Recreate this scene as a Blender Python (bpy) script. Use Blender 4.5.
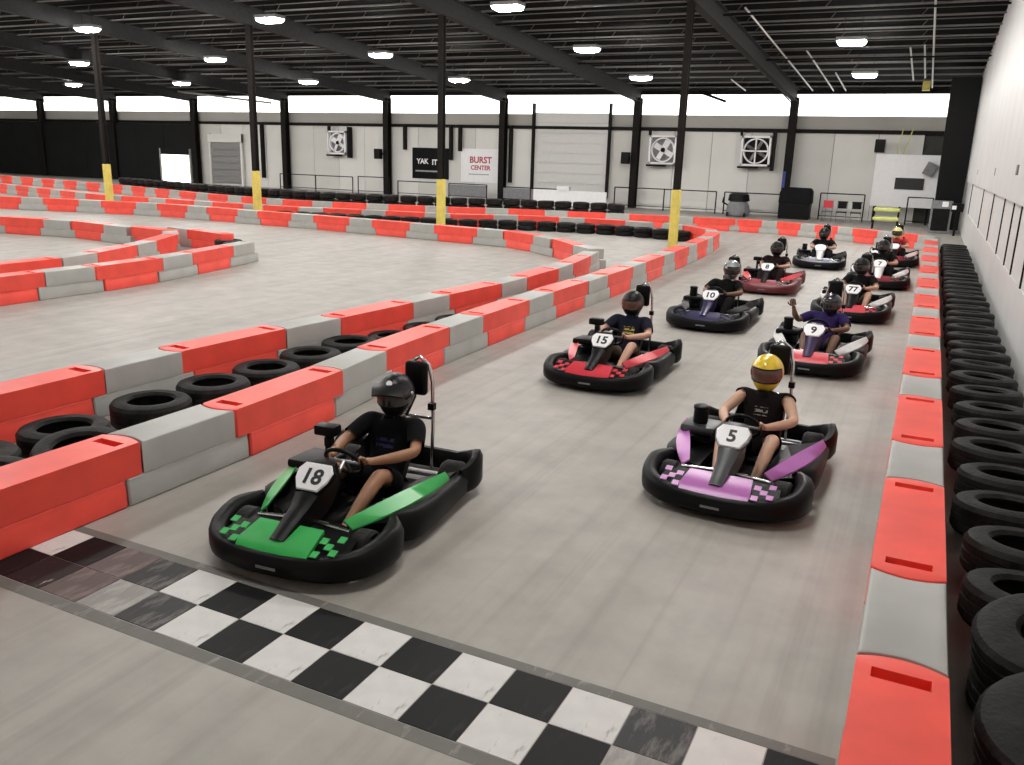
import bpy, bmesh, math, random
from mathutils import Vector, Matrix
random.seed(7)
sc = bpy.context.scene
for o in list(bpy.data.objects): bpy.data.objects.remove(o)
COL = sc.collection
PI = math.pi

# ---------------------------------------------------------------- camera, world, exposure
F_PX, YAW, PITCH, ROLL, CAM_H = 839.55, -0.447435, -0.264411, 0.0299083, 2.476
fw = Vector((math.sin(YAW)*math.cos(PITCH), math.cos(YAW)*math.cos(PITCH), math.sin(PITCH)))
r0 = Vector((math.cos(YAW), -math.sin(YAW), 0)); u0 = r0.cross(fw)
rt = r0*math.cos(ROLL)+u0*math.sin(ROLL); up = u0*math.cos(ROLL)-r0*math.sin(ROLL)
cam = bpy.data.cameras.new('camera'); camo = bpy.data.objects.new('camera', cam); COL.objects.link(camo)
cam.sensor_width = 36; cam.lens = F_PX*36/1024; cam.clip_end = 300; cam.clip_start = .05
camo.matrix_world = Matrix(((rt.x, up.x, -fw.x, 0), (rt.y, up.y, -fw.y, 0), (rt.z, up.z, -fw.z, CAM_H), (0, 0, 0, 1)))
sc.camera = camo
w = bpy.data.worlds.new('world'); sc.world = w; w.use_nodes = True
w.node_tree.nodes['Background'].inputs[0].default_value = (.8, .85, .9, 1)
w.node_tree.nodes['Background'].inputs[1].default_value = .3
vs = sc.view_settings; vs.view_transform = 'Standard'; vs.look = 'None'; vs.gamma = 1; vs.use_curve_mapping = False
vs.exposure = 0.22
LAMP_POWER = 170.0        # emission of the lamp diffusers
DAYLIGHT = 2.6           # emission of the translucent clerestory panels

# ---------------------------------------------------------------- materials
def mat(name, c, rough=.6, metal=0., var=.08, scale=6., bump=0., spec=.5, emit=None, coat=0., c2=None, bscale=None):
    m = bpy.data.materials.new(name); m.use_nodes = True; nt = m.node_tree; b = nt.nodes['Principled BSDF']
    b.inputs['Roughness'].default_value = rough; b.inputs['Metallic'].default_value = metal
    b.inputs['Specular IOR Level'].default_value = spec
    if coat: b.inputs['Coat Weight'].default_value = coat
    tc = nt.nodes.new('ShaderNodeTexCoord'); nz = nt.nodes.new('ShaderNodeTexNoise'); nz.inputs['Scale'].default_value = scale; nz.inputs['Detail'].default_value = 5
    nt.links.new(tc.outputs['Object'], nz.inputs['Vector'])
    rp = nt.nodes.new('ShaderNodeValToRGB'); e = rp.color_ramp.elements
    e[0].position = .3; e[1].position = .7
    lo = tuple(x*(1-var) for x in c); hi = tuple(min(1, x*(1+var)) for x in (c2 or c))
    e[0].color = (*lo, 1); e[1].color = (*hi, 1)
    nt.links.new(nz.outputs['Fac'], rp.inputs['Fac']); nt.links.new(rp.outputs['Color'], b.inputs['Base Color'])
    if bump:
        n2 = nt.nodes.new('ShaderNodeTexNoise'); n2.inputs['Scale'].default_value = bscale or scale*5; nt.links.new(tc.outputs['Object'], n2.inputs['Vector'])
        bp = nt.nodes.new('ShaderNodeBump'); bp.inputs['Strength'].default_value = bump; bp.inputs['Distance'].default_value = .02
        nt.links.new(n2.outputs['Fac'], bp.inputs['Height']); nt.links.new(bp.outputs['Normal'], b.inputs['Normal'])
    if emit:
        b.inputs['Emission Color'].default_value = (*emit[0], 1); b.inputs['Emission Strength'].default_value = emit[1]
    return m
M = {}
M['red'] = mat('red_plastic', (.90, .085, .058), .42, var=.1, scale=3)
M['grey'] = mat('grey_plastic', (.40, .40, .375), .5, var=.08, scale=3)
M['tyre'] = mat('tyre_rubber', (.0085, .0085, .0085), .6, var=.35, scale=9, bump=.25, bscale=40, c2=(.017, .0165, .0155), spec=.14)
M['black'] = mat('black_plastic', (.0055, .0055, .006), .42, var=.2, spec=.13)
M['dark'] = mat('dark_steel', (.010, .0095, .009), .5, var=.2, spec=.1)
M['pillar'] = mat('dark_pillar_paint', (.013, .011, .010), .6, spec=.12, var=.15)
M['brown'] = mat('brown_column_paint', (.011, .009, .008), .6, spec=.12, var=.15)
M['rafter'] = mat('rafter_paint', (.030, .030, .030), .7, spec=.12, var=.15)
M['deck'] = mat('roof_deck', (.004, .0035, .004), .8, spec=.03, var=.3)
M['purlin'] = mat('purlin_paint', (.15, .145, .14), .6, spec=.15, var=.1)
M['pipe'] = mat('pale_pipe', (.42, .42, .40), .4, var=.1)
M['yellow'] = mat('yellow_paint', (.72, .60, .13), .5, var=.1)
M['chrome'] = mat('chrome_tube', (.62, .62, .62), .22, 1.0, var=.03)
M['steel'] = mat('grey_steel', (.30, .30, .31), .35, .8, var=.1)
M['engine'] = mat('engine_alloy', (.10, .10, .105), .4, .6, var=.2)
M['white'] = mat('white_plastic', (.88, .88, .89), .4, var=.03)
M['ink'] = mat('black_ink', (.01, .01, .01), .5, var=.05)
M['seat'] = mat('seat_shell', (.007, .007, .007), .3, spec=.2, var=.2)
M['panelw'] = mat('wall_panel_paint', (.74, .735, .70), .6, var=.05, scale=.6)
M['panelg'] = mat('wall_panel_grey', (.64, .635, .60), .6, var=.05, scale=.6)
M['band'] = mat('insulation_band', (.40, .39, .36), .7, var=.06, scale=.5)
M['insul'] = mat('white_insulation', (.62, .62, .61), .5, var=.06, scale=.8, bump=.5, bscale=1.2)
M['gap'] = mat('dark_backing_board', (.05, .05, .045), .8, var=.1)  # dark backing board, visible through the gaps between wall panels
M['darkwall'] = mat('charcoal_partition', (.012, .0125, .013), .7, spec=.12, var=.12, scale=.7)
M['rolldoor'] = mat('grey_roll_door', (.66, .66, .64), .5, var=.03)
M['rollgrey'] = mat('mid_grey_door', (.24, .24, .235), .5, var=.05)
M['sky'] = mat('daylit_panel', (.8, .8, .78), .5, var=.02, emit=((1, .98, .93), DAYLIGHT))
M['dayopen'] = mat('daylit_opening', (.8, .8, .8), .5, var=.02, emit=((1, 1, 1), 2.2))
M['lamp'] = mat('lamp_diffuser', (.9, .9, .9), .4, var=.01, emit=((1, .97, .935), LAMP_POWER))
M['lampbody'] = mat('lamp_housing', (.25, .25, .25), .4, var=.05)
M['charcoal'] = mat('charcoal_cloth', (.009, .009, .010), .8, spec=.12, var=.2)
M['hivis'] = mat('yellow_green_plastic', (.62, .66, .20), .45, var=.1)
M['mesh'] = mat('grey_mesh_panel', (.20, .20, .21), .6, var=.15)
M['bluestrap'] = mat('blue_strap', (.03, .06, .3), .5, var=.1)
M['redink'] = mat('dark_red_ink', (.42, .03, .06), .5, var=.1)
M['greyink'] = mat('grey_ink', (.35, .35, .35), .5, var=.1)
M['maroon'] = mat('maroon_plastic', (.12, .012, .018), .38, var=.2)
M['visor'] = mat('smoked_visor', (.02, .017, .015), .12, var=.1, coat=.5)
M['visorclear'] = mat('tinted_visor', (.10, .045, .03), .12, var=.15, coat=.5)
for nm, c in dict(green=(.04, .42, .09), purple=(.47, .13, .46), scarlet=(.62, .04, .06), navy=(.025, .02, .07), wine=(.22, .015, .03), pearl=(.72, .72, .72), lime=(.45, .62, .05), violet=(.035, .02, .07), orange=(.75, .2, .04)).items():
    M[nm] = mat(nm+'_bodywork', c, .32, var=.06)
def cloth(nm, c, pr=None, pc=None):
    m = mat(nm+'_cloth', c, .85, var=.15, scale=14, bump=.15, bscale=30, spec=.1)
    if pr:   # a flat print on the chest, in the garment's own coordinates
        nt = m.node_tree; b = nt.nodes['Principled BSDF']; src = b.inputs['Base Color'].links[0].from_socket
        tc = nt.nodes.new('ShaderNodeTexCoord'); sp = nt.nodes.new('ShaderNodeSeparateXYZ'); nt.links.new(tc.outputs['Object'], sp.inputs[0])
        def mth(op, a, b_=None, c_=None):
            n = nt.nodes.new('ShaderNodeMath'); n.operation = op
            for i, v in enumerate((a, b_, c_)):
                if v is None: continue
                if isinstance(v, (int, float)): n.inputs[i].default_value = v
                else: nt.links.new(v, n.inputs[i])
            return n.outputs[0]
        x0, z0, rx, rz = pr
        dx = mth('ABSOLUTE', mth('DIVIDE', mth('SUBTRACT', sp.outputs[0], x0), rx)); dz = mth('ABSOLUTE', mth('DIVIDE', mth('SUBTRACT', sp.outputs[2], z0), rz))
        inside = mth('LESS_THAN', mth('MAXIMUM', dx, dz), 1.0)
        nz = nt.nodes.new('ShaderNodeTexNoise'); nz.inputs['Scale'].default_value = 55; nt.links.new(tc.outputs['Object'], nz.inputs['Vector'])
        bands = mth('GREATER_THAN', mth('SINE', mth('MULTIPLY', sp.outputs[2], 150.)), -.35)
        msk = mth('MULTIPLY', mth('MULTIPLY', inside, bands), mth('MULTIPLY', mth('GREATER_THAN', nz.outputs['Fac'], .46), mth('GREATER_THAN', sp.outputs[1], -.45)))
        mx = nt.nodes.new('ShaderNodeMix'); mx.data_type = 'RGBA'; nt.links.new(msk, mx.inputs['Factor'])
        nt.links.new(src, mx.inputs[6]); mx.inputs[7].default_value = (*pc, 1); nt.links.new(mx.outputs[2], b.inputs['Base Color'])
    return m
M['tee18'] = cloth('black_tee', (.006, .006, .007), (0, .45, .07, .05), (.03, .03, .09))
M['tee5'] = cloth('dark_tee', (.011, .008, .0075), (0, .47, .055, .035), (.30, .28, .27))
M['tee15'] = cloth('navy_tee', (.013, .014, .026), (-.01, .45, .07, .055), (.55, .42, .10))
M['teepurple'] = cloth('purple_tee', (.030, .018, .085))
M['teeblack'] = cloth('plain_black', (.006, .006, .006))
M['teewine'] = cloth('wine_dark', (.016, .007, .008))
M['teered'] = cloth('red_top', (.30, .03, .03))
M['shortsdark'] = cloth('dark_shorts', (.006, .006, .008))
M['shortskhaki'] = cloth('khaki_shorts', (.16, .13, .09))
M['shoe'] = cloth('black_shoe', (.006, .006, .006))
M['shoered'] = cloth('red_shoe', (.20, .02, .04))
def skin_mat(nm, c):
    m = mat(nm, c, .5, var=.06, scale=10); m.node_tree.nodes['Principled BSDF'].inputs['Subsurface Weight'].default_value = .05; return m
M['skin_tan'] = skin_mat('tan_skin', (.34, .17, .09)); M['skin_fair'] = skin_mat('fair_skin', (.60, .36, .25)); M['skin_brown'] = skin_mat('brown_skin', (.16, .08, .045))
M['helm_black'] = mat('black_helmet', (.007, .0065, .0065), .35, var=.1, spec=.25); M['helm_yellow'] = mat('yellow_helmet', (.80, .55, .04), .25, var=.05, coat=.5)
M['helm_pale'] = mat('pale_yellow_helmet', (.72, .66, .25), .25, var=.05, coat=.4); M['helm_grey'] = mat('black_white_helmet', (.10, .11, .11), .22, var=.9, scale=5, coat=.5, c2=(.22, .24, .24))
M['helm_violet'] = mat('dark_violet_helmet', (.022, .017, .028), .25, var=.1, coat=.4)

# floor: sealed concrete, streaked along the lanes, rubbered tracks
def floor_mat():
    m = bpy.data.materials.new('sealed_concrete'); m.use_nodes = True; nt = m.node_tree; b = nt.nodes['Principled BSDF']
    tc = nt.nodes.new('ShaderNodeTexCoord')
    def noise(scale, sx, sy, rot=0, det=6, rough=.6):
        mp = nt.nodes.new('ShaderNodeMapping'); mp.inputs['Scale'].default_value = (sx, sy, 1); mp.inputs['Rotation'].default_value = (0, 0, rot)
        nt.links.new(tc.outputs['Object'], mp.inputs['Vector']); n = nt.nodes.new('ShaderNodeTexNoise'); n.inputs['Scale'].default_value = scale
        n.inputs['Detail'].default_value = det; n.inputs['Roughness'].default_value = rough; nt.links.new(mp.outputs[0], n.inputs['Vector']); return n.outputs['Fac']
    def ramp(f, p0, c0, p1, c1):
        r = nt.nodes.new('ShaderNodeValToRGB'); e = r.color_ramp.elements; e[0].position = p0; e[0].color = (*c0, 1); e[1].position = p1; e[1].color = (*c1, 1); nt.links.new(f, r.inputs['Fac']); return r.outputs['Color']
    def mix(a, b_, f, bt='MULTIPLY'):
        x = nt.nodes.new('ShaderNodeMix'); x.data_type = 'RGBA'; x.blend_type = bt; x.inputs['Factor'].default_value = f; nt.links.new(a, x.inputs[6]); nt.links.new(b_, x.inputs[7]); return x.outputs[2]
    base = ramp(noise(.35, 1, 1), .3, (.36, .335, .30), .7, (.42, .40, .365))
    c = mix(base, ramp(noise(2.5, 1, 1, det=8), .35, (.86, .86, .86), .65, (1.06, 1.05, 1.04)), .8)
    c = mix(c, ramp(noise(1.0, 2.2, .09, -.06), .32, (.80, .80, .80), .66, (1, 1, 1)), .7)
    c = mix(c, ramp(noise(1.0, 7, .10, .06, 5), .52, (1, 1, 1), .74, (.70, .69, .68)), .6)
    c = mix(c, ramp(noise(1.0, 9, .25, -.30, 4), .55, (1, 1, 1), .75, (.80, .79, .78)), .4)
    nt.links.new(c, b.inputs['Base Color'])
    nt.links.new(ramp(noise(3, 1, 1), .3, (.42,)*3, .7, (.6,)*3), b.inputs['Roughness'])
    b.inputs['Specular IOR Level'].default_value = .4
    return m
M['floor'] = floor_mat()

# ---------------------------------------------------------------- helpers
def setp(o, label=None, cat=None, group=None, kind=None):
    if label: o['label'] = label
    if cat: o['category'] = cat
    if group: o['group'] = group
    if kind: o['kind'] = kind
    return o
def link(name, me, parent=None, loc=None, rot=None, mat_=None):
    o = bpy.data.objects.new(name, me); COL.objects.link(o)
    if parent: o.parent = parent
    if loc: o.location = loc
    if rot: o.rotation_euler = rot
    if mat_ is not None and me is not None:
        if not me.materials: me.materials.append(mat_)
        elif me.materials[0] is not mat_:
            o.material_slots[0].link = 'OBJECT'; o.material_slots[0].material = mat_
    return o
def empty(name, loc=(0, 0, 0), rz=0.):
    o = bpy.data.objects.new(name, None); COL.objects.link(o); o.location = loc; o.rotation_euler = (0, 0, rz); o.empty_display_size = .2; return o
def mesh(name, bm, m=None, smooth=None):
    bmesh.ops.recalc_face_normals(bm, faces=bm.faces[:])
    me = bpy.data.meshes.new(name); bm.to_mesh(me); bm.free()
    if m: me.materials.append(m)
    if smooth is not None and len(me.polygons):
        me.polygons.foreach_set('use_smooth', [True]*len(me.polygons))
        me.set_sharp_from_angle(angle=math.radians(smooth))
    return me
def box(bm, c, s, rot=None):
    c = Vector(c); hx, hy, hz = s[0]/2, s[1]/2, s[2]/2
    vs_ = [Vector((x, y, z)) for x in (-hx, hx) for y in (-hy, hy) for z in (-hz, hz)]
    if rot is not None: vs_ = [rot @ v for v in vs_]
    v = [bm.verts.new(c+p) for p in vs_]
    for f in ((0, 1, 3, 2), (4, 6, 7, 5), (0, 4, 5, 1), (2, 3, 7, 6), (0, 2, 6, 4), (1, 5, 7, 3)): bm.faces.new([v[i] for i in f])
def bb(bm, lo, hi): box(bm, [(a+b)/2 for a, b in zip(lo, hi)], [b-a for a, b in zip(lo, hi)])
def bevel(bm, off, seg=2, ang=40):
    bm.normal_update()
    ed = [e for e in bm.edges if len(e.link_faces) == 2 and e.calc_face_angle(0) > math.radians(ang)]
    bmesh.ops.bevel(bm, geom=ed, offset=off, segments=seg, affect='EDGES', profile=.5, clamp_overlap=True)
def tube(bm, pts, r, n=8, cap=True, closed=False):
    pts = [Vector(p) for p in pts]; N = len(pts); rs = r if isinstance(r, (list, tuple)) else [r]*N
    rings = []; prev = None
    for i, p in enumerate(pts):
        if closed: t = pts[(i+1) % N]-pts[i-1]
        else: t = pts[min(i+1, N-1)]-pts[max(i-1, 0)]
        t.normalize()
        if prev is None:
            a = Vector((0, 0, 1)) if abs(t.z) < .9 else Vector((1, 0, 0)); x = t.cross(a).normalized()
        else:
            x = (prev-t*prev.dot(t)).normalized()
        prev = x; y = t.cross(x)
        rings.append([bm.verts.new(p+(x*math.cos(2*PI*k/n)+y*math.sin(2*PI*k/n))*rs[i]) for k in range(n)])
    for i in range(N if closed else N-1):
        a, b = rings[i], rings[(i+1) % N]
        for k in range(n): bm.faces.new((a[k], a[(k+1) % n], b[(k+1) % n], b[k]))
    if cap and not closed:
        bm.faces.new(rings[0][::-1]); bm.faces.new(rings[-1])
def lathe(bm, prof, n=24, axis='z', c=(0, 0, 0), closed=True):
    c = Vector(c); rings = []
    for k in range(n):
        a = 2*PI*k/n; ca, sa = math.cos(a), math.sin(a)
        ring = []
        for r, h in prof:
            p = Vector((r*ca, r*sa, h)) if axis == 'z' else Vector((h, r*ca, r*sa)) if axis == 'x' else Vector((r*ca, h, r*sa))
            ring.append(bm.verts.new(c+p))
        rings.append(ring)
    m_ = len(prof)
    for k in range(n):
        a, b = rings[k], rings[(k+1) % n]
        for i in range(m_ if closed else m_-1): bm.faces.new((a[i], a[(i+1) % m_], b[(i+1) % m_], b[i]))
def disc(bm, c, r, n, axis='z', h=.01):
    prof = [(1e-4, -h/2), (r, -h/2), (r, h/2), (1e-4, h/2)]; lathe(bm, prof, n, axis, c)
def loft(bm, secs, capped=True, closed_ring=True):
    rings = [[bm.verts.new(Vector(p)) for p in s] for s in secs]; n = len(rings[0])
    for a, b in zip(rings, rings[1:]):
        for k in range(n if closed_ring else n-1): bm.faces.new((a[k], a[(k+1) % n], b[(k+1) % n], b[k]))
    if capped: bm.faces.new(rings[0][::-1]); bm.faces.new(rings[-1])
def prism(bm, outline, z0, z1):
    loft(bm, [[(x, y, z0) for x, y in outline], [(x, y, z1) for x, y in outline]])
def new(): return bmesh.new()
def B(lo, hi):
    bm = new(); bb(bm, lo, hi); return bm
def tagbox(name, lo, hi, m, parent=None, bev=0, **kw):
    c = [(a+b)/2 for a, b in zip(lo, hi)]; bm = new(); box(bm, (0, 0, 0), [b-a for a, b in zip(lo, hi)])
    if bev: bevel(bm, bev, 2)
    return setp(link(name, mesh(name, bm, m), parent, c), **kw)
def text_mesh(s, size, depth=.002):
    cu = bpy.data.curves.new('lettering', 'FONT'); cu.body = s; cu.size = size; cu.align_x = 'CENTER'; cu.align_y = 'CENTER'; cu.extrude = depth; cu.offset = size*.028; cu.resolution_u = 3
    o = bpy.data.objects.new('lettering', cu); COL.objects.link(o); dg = bpy.context.evaluated_depsgraph_get()
    me = bpy.data.meshes.new_from_object(o.evaluated_get(dg)); bpy.data.objects.remove(o); bpy.data.curves.remove(cu); me.materials.clear(); return me
ORD = 'first second third fourth fifth sixth seventh eighth ninth tenth eleventh twelfth thirteenth fourteenth fifteenth sixteenth seventeenth eighteenth nineteenth'.split()
TENS = {2: 'twent', 3: 'thirt', 4: 'fort', 5: 'fift', 6: 'sixt', 7: 'sevent'}
def ordn(i):   # 0-based
    if i < 19: return ORD[i]
    n = i+1; t, u = divmod(n, 10); return TENS[t]+'ieth' if u == 0 else TENS[t]+'y-'+ORD[u-1]
def resample(pts, step, start=0.):
    pts = [Vector((*p, 0)) for p in pts]; fine = []
    for i in range(len(pts)-1):                      # Catmull-Rom
        p0, p1, p2, p3 = pts[max(i-1, 0)], pts[i], pts[i+1], pts[min(i+2, len(pts)-1)]
        for k in range(24):
            t = k/24; fine.append(.5*((2*p1)+(p2-p0)*t+(2*p0-5*p1+4*p2-p3)*t*t+(3*p1-p0-3*p2+p3)*t**3))
    fine.append(pts[-1]); out = []; acc = 0.; nxt = start
    for a, b in zip(fine, fine[1:]):
        d = (b-a).length
        while nxt <= acc+d and d > 0:
            out.append((a+(b-a)*((nxt-acc)/d), (b-a).normalized())); nxt += step
        acc += d
    return out

# ---------------------------------------------------------------- setting
XL, XR, YB, YF = -66., 1.22, -6., 43.3
ROOF0, SL = 5.78, .063                                   # underside of purlins at the far wall and roof slope
def roof(y): return ROOF0+SL*(YF-y)
floor = setp(link('floor', mesh('floor', B((XL, YB, -.2), (XR+.3, YF+.2, 0)), M['floor'])), 'sealed grey concrete track floor with rubber marks', kind='structure')
ceiling = empty('ceiling', (0, 0, 0)); setp(ceiling, 'dark metal roof with steel purlins', kind='structure')
bm = new(); loft(bm, [[(x, YB, roof(YB)+.24), (x, YF+.2, roof(YF)+.24), (x, YF+.2, roof(YF)+.30), (x, YB, roof(YB)+.30)] for x in (XL, XR+.3)])
link('roof_deck', mesh('roof_deck', bm, M['deck']), ceiling)
bm = new()                                               # open-web joist: pale bottom chord, top chord, diagonals
bb(bm, (XL, -.045, 0), (XR, .045, .045)); bb(bm, (XL, -.02, .215), (XR, .02, .24))
for k in range(27):
    x0 = XL+2.5*k; tube(bm, [(x0, 0, .03), (x0+.15, 0, .21)], .010, 4, False)
pme = mesh('purlin', bm, M['purlin']); pk = 0
y = 42.16
while y > YB+.5:
    link('purlin', pme, ceiling, (0, y, roof(y))); y -= 1.49
bm = new()                                               # tapered I rafter, hung under the purlins
n_ = 12
for s0, s1, wd in ((0., .03, .26), (-.55, -.52, .26), (-.55, 0., .03)):
    loft(bm, [[(-wd/2, y_, roof(y_)+s0), (wd/2, y_, roof(y_)+s0), (wd/2, y_, roof(y_)+s1), (-wd/2, y_, roof(y_)+s1)] for y_ in (YB, YF)])
rme = mesh('rafter', bm, M['rafter'])
COLX = [-6.35-7.62*k for k in range(8)]
for x in COLX: link('rafter', rme, ceiling, (x, 0, 0))
for x, y0, y1 in ((-5.6, 26.5, 42.8), (-4.7, 33.2, 42.9), (-4.17, 38, 42.9), (-8.64, 39.4, 42.7), (-.63, 20, 42.1), (-1.34, 33.1, 40), (-.9, 32.7, 39.5)):
    bm = new(); tube(bm, [(x, y0, roof(y0)-.06), (x, y1, roof(y1)-.06)], .03, 6); link('conduit', mesh('conduit', bm, M['pipe']), ceiling)
link('conduit_box', mesh('conduit_box', B((-1.0, 41.3, 5.62), (-.7, 41.6, 6.0)), M['yellow']), ceiling)
for x in (-6.35, -13.97):                                # knee braces from rafters down to wall columns
    bm = new(); tube(bm, [(x-.7, 42.9, 5.72), (x-.06, 43.0, 5.12)], .03, 6); link('knee_brace', mesh('knee_brace', bm, M['dark']), ceiling)
bm = new(); tube(bm, [(-10.9, 42.6, 5.72), (-9.5, 42.6, 5.25)], .07, 6); link('hanging_arm', mesh('hanging_arm', bm, M['dark']), ceiling)
bm = new(); tube(bm, [(-46.5, 41.5, 6.0), (-37.4, 42.4, 5.15)], .07, 6); link('hanging_strut', mesh('hanging_strut', bm, M['band']), ceiling)
for yp in (12., 27., 34.5):                              # sprinkler mains
    bm = new(); tube(bm, [(XL, yp, roof(yp)-.12), (XR, yp, roof(yp)-.12)], .035, 6); link('sprinkler_pipe', mesh('sprinkler_pipe', bm, M['dark']), ceiling)

# far wall: backing, panels, band, clerestory, girt
wall_far = setp(empty('wall_far', (0, YF, 0)), 'far wall of pale metal panels under a daylit clerestory', kind='structure')
link('wall_backing', mesh('wall_backing', B((XL, .12, 0), (XR+.3, .2, 6.2)), M['gap']), wall_far)
link('insulation_band', mesh('insulation_band', B((XL, -.02, 4.06), (XR, .1, 4.65)), M['band']), wall_far)
link('girt', mesh('girt', B((XL, -.16, 3.88), (XR, .0, 4.04)), M['brown']), wall_far)
link('eave_beam', mesh('eave_beam', B((XL, -.12, 5.62), (XR, .1, 5.80)), M['dark']), wall_far)
pw = 7.62/4
pm = {}
for key in ('panelw', 'panelg'): 
    bm = new(); bb(bm, (.012, .0, 0), (pw-.012, .08, 3.9)); pm[key] = mesh('panel', bm, M[key])
x = -6.35+7.62
i = 0
while x > XL+2:
    x -= pw; i += 1
    if x+pw > XR: continue
    link('panel', pm['panelg' if (i*7) % 5 in (0, 3) else 'panelw'], wall_far, (x, 0, 0))
cl = mesh('clerestory_pane', B((.02, .02, 4.66), (7.62/2-.02, .06, 5.62)), M['sky'])
x = -6.35+7.62
win = setp(empty('window_1', (0, YF, 0)), 'long daylit clerestory of translucent panels under the far eave', kind='structure')
while x > XL:
    x -= 3.81
    link('pane', cl, win, (x, 0, 0))
# right, left and rear walls
wr = setp(empty('wall_right', (XR, 0, 0)), 'right wall of white insulation above ribbed lower panels', kind='structure')
link('wall_backing', mesh('wall_backing', B((.12, YB, 0), (.25, YF, 9.2)), M['gap']), wr)
link('kick_wall', mesh('kick_wall', B((.0, YB, 0), (.12, YF, .95)), M['insul']), wr)
bm = new(); N = 200
secs = []
for k in range(N+1):
    yy = YB+(YF-YB)*k/N; d = -.02-.03*abs(math.sin(PI*(yy-1)/1.49))
    secs.append([(d, yy, 1.98), (d-.01, yy, 2.1), (d, yy, 9.0), (.1, yy, 9.0), (.1, yy, 1.98)])
loft(bm, secs); link('insulation_blanket', mesh('insulation_blanket', bm, M['insul'], 40), wr)
cuts = [YB, 4.4, 9., 13.2, 14.9, 16.3, 18.4, 21.7, 26.2, 34, YF]
for a, b in zip(cuts, cuts[1:]):
    link('rib_panel', mesh('rib_panel', B((.02, a+.08, .95), (.10, b-.08, 1.98)), M['insul']), wr)
    link('stud', mesh('stud', B((.0, b-.2, .95), (.10, b-.14, 1.98)), M['dark']), wr) if b < YF-1 else None
for yy, zz in ((21.5, 2.35), (16., 2.4), (13.9, 2.45), (30, 2.3)):
    link('wall_stain_patch', mesh('wall_patch', B((-.06, yy-.1, zz), (-.03, yy+.1, zz+.16)), M['mesh']), wr)
link('utility_box', mesh('utility_box', B((-.07, 10.9, 1.1), (.02, 11.3, 1.5)), M['dark']), wr)
setp(link('wall_left', mesh('wall_left', B((XL-.2, YB, 0), (XL, YF+.2, 9.2)), M['panelg'])), 'left end wall of pale panels', kind='structure')
setp(link('wall_back', mesh('wall_back', B((XL-.2, YB-.2, 0), (XR+.3, YB, 9.2)), M['panelw'])), 'rear wall of pale panels', kind='structure')

# columns
def ibeam(h, b=.30, d=.34, t=.03):
    bm = new(); bb(bm, (-b/2, -d/2, 0), (b/2, -d/2+t, h)); bb(bm, (-b/2, d/2-t, 0), (b/2, d/2, h)); bb(bm, (-t/2, -d/2, 0), (t/2, d/2, h)); return bm
cme = mesh('wall_column', ibeam(5.45, .34, .4), M['brown'])
for k, x in enumerate(COLX):
    o = link('wall_column', cme, None, (x, YF-.38, 0))
    setp(o, f'dark brown steel column against the far wall, {ordn(k)} from the right corner', 'column', 'columns along the far wall')
pil = mesh('pillar', ibeam(roof(23.5)-.56, .17, .2, .02), M['pillar'])
bm = new(); box(bm, (0, 0, .84), (.225, .235, 1.68)); bevel(bm, .03, 2); slv = mesh('column_guard', bm, M['yellow'])
bm = new(); box(bm, (0, 0, .015), (.4, .4, .03)); bpl = mesh('base_plate', bm, M['dark'])
PLAB = ['dark pillar in a yellow guard inside the bend of the right hand barrier', 'dark pillar in a yellow guard in front of the black lettered sign', 'dark pillar with yellow guard left of the first wall fan', 'dark pillar in a yellow guard before the charcoal partition', 'dark pillar with yellow guard beyond the left edge']
for k in range(5):
    e = setp(empty('pillar', (-6.38-7.59*k, 23.5, 0)), PLAB[k], 'pillar', 'row of roof pillars')
    link('steel_post', pil, e); link('column_guard', slv, e); link('base_plate', bpl, e)
# black tapered frame column beside the right wall
bm = new()
loft(bm, [[(-.5, -.3, 0), (.5, -.3, 0), (.5, .3, 0), (-.5, .3, 0)], [(-.58, -.3, roof(40)), (.5, -.3, roof(40)), (.5, .3, roof(40)), (-.58, .3, roof(40))]])
setp(link('frame_column', mesh('frame_column', bm, M['black']), None, (.66, 40, 0)), 'broad black frame column standing beside the right wall', 'column')

# ---------------------------------------------------------------- ceiling lamps
bm = new(); box(bm, (0, 0, .095), (.86, .50, .11)); bevel(bm, .02, 2); lamp_body = mesh('lamp_housing', bm, M['lampbody'])
bm = new(); loft(bm, [[(x*k1, y*k1, z) for x, y in ((-.40, -.22), (.40, -.22), (.40, .22), (-.40, .22))] for z, k1 in ((-.07, .72), (-.03, .92), (.04, 1.))]); lamp_dif = mesh('lamp_diffuser', bm, M['lamp'])
bm = new()
for s in (-.25, .25): tube(bm, [(s, 0, .14), (s, 0, .73)], .008, 5)
lamp_wire = mesh('hanger', bm, M['dark'])
for r_, yl in enumerate((34.5, 28.45, 22.35, 16.3, 10.2, 4.2)):
    for c_ in range(7):
        x = -2.78-8.42*c_
        e = empty('ceiling_lamp', (x, yl, roof(yl)-.72))
        rows = ['farthest row', 'second row from the far wall', 'third row from the far wall', 'fourth row from the far wall', 'fifth row from the far wall', 'sixth row from the far wall']
        setp(e, f'roof lamp in the {rows[r_]}, {ordn(c_)} from the right wall', 'lamp', 'hanging roof lamps')
        link('housing', lamp_body, e); link('diffuser', lamp_dif, e); link('hanger', lamp_wire, e)

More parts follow.
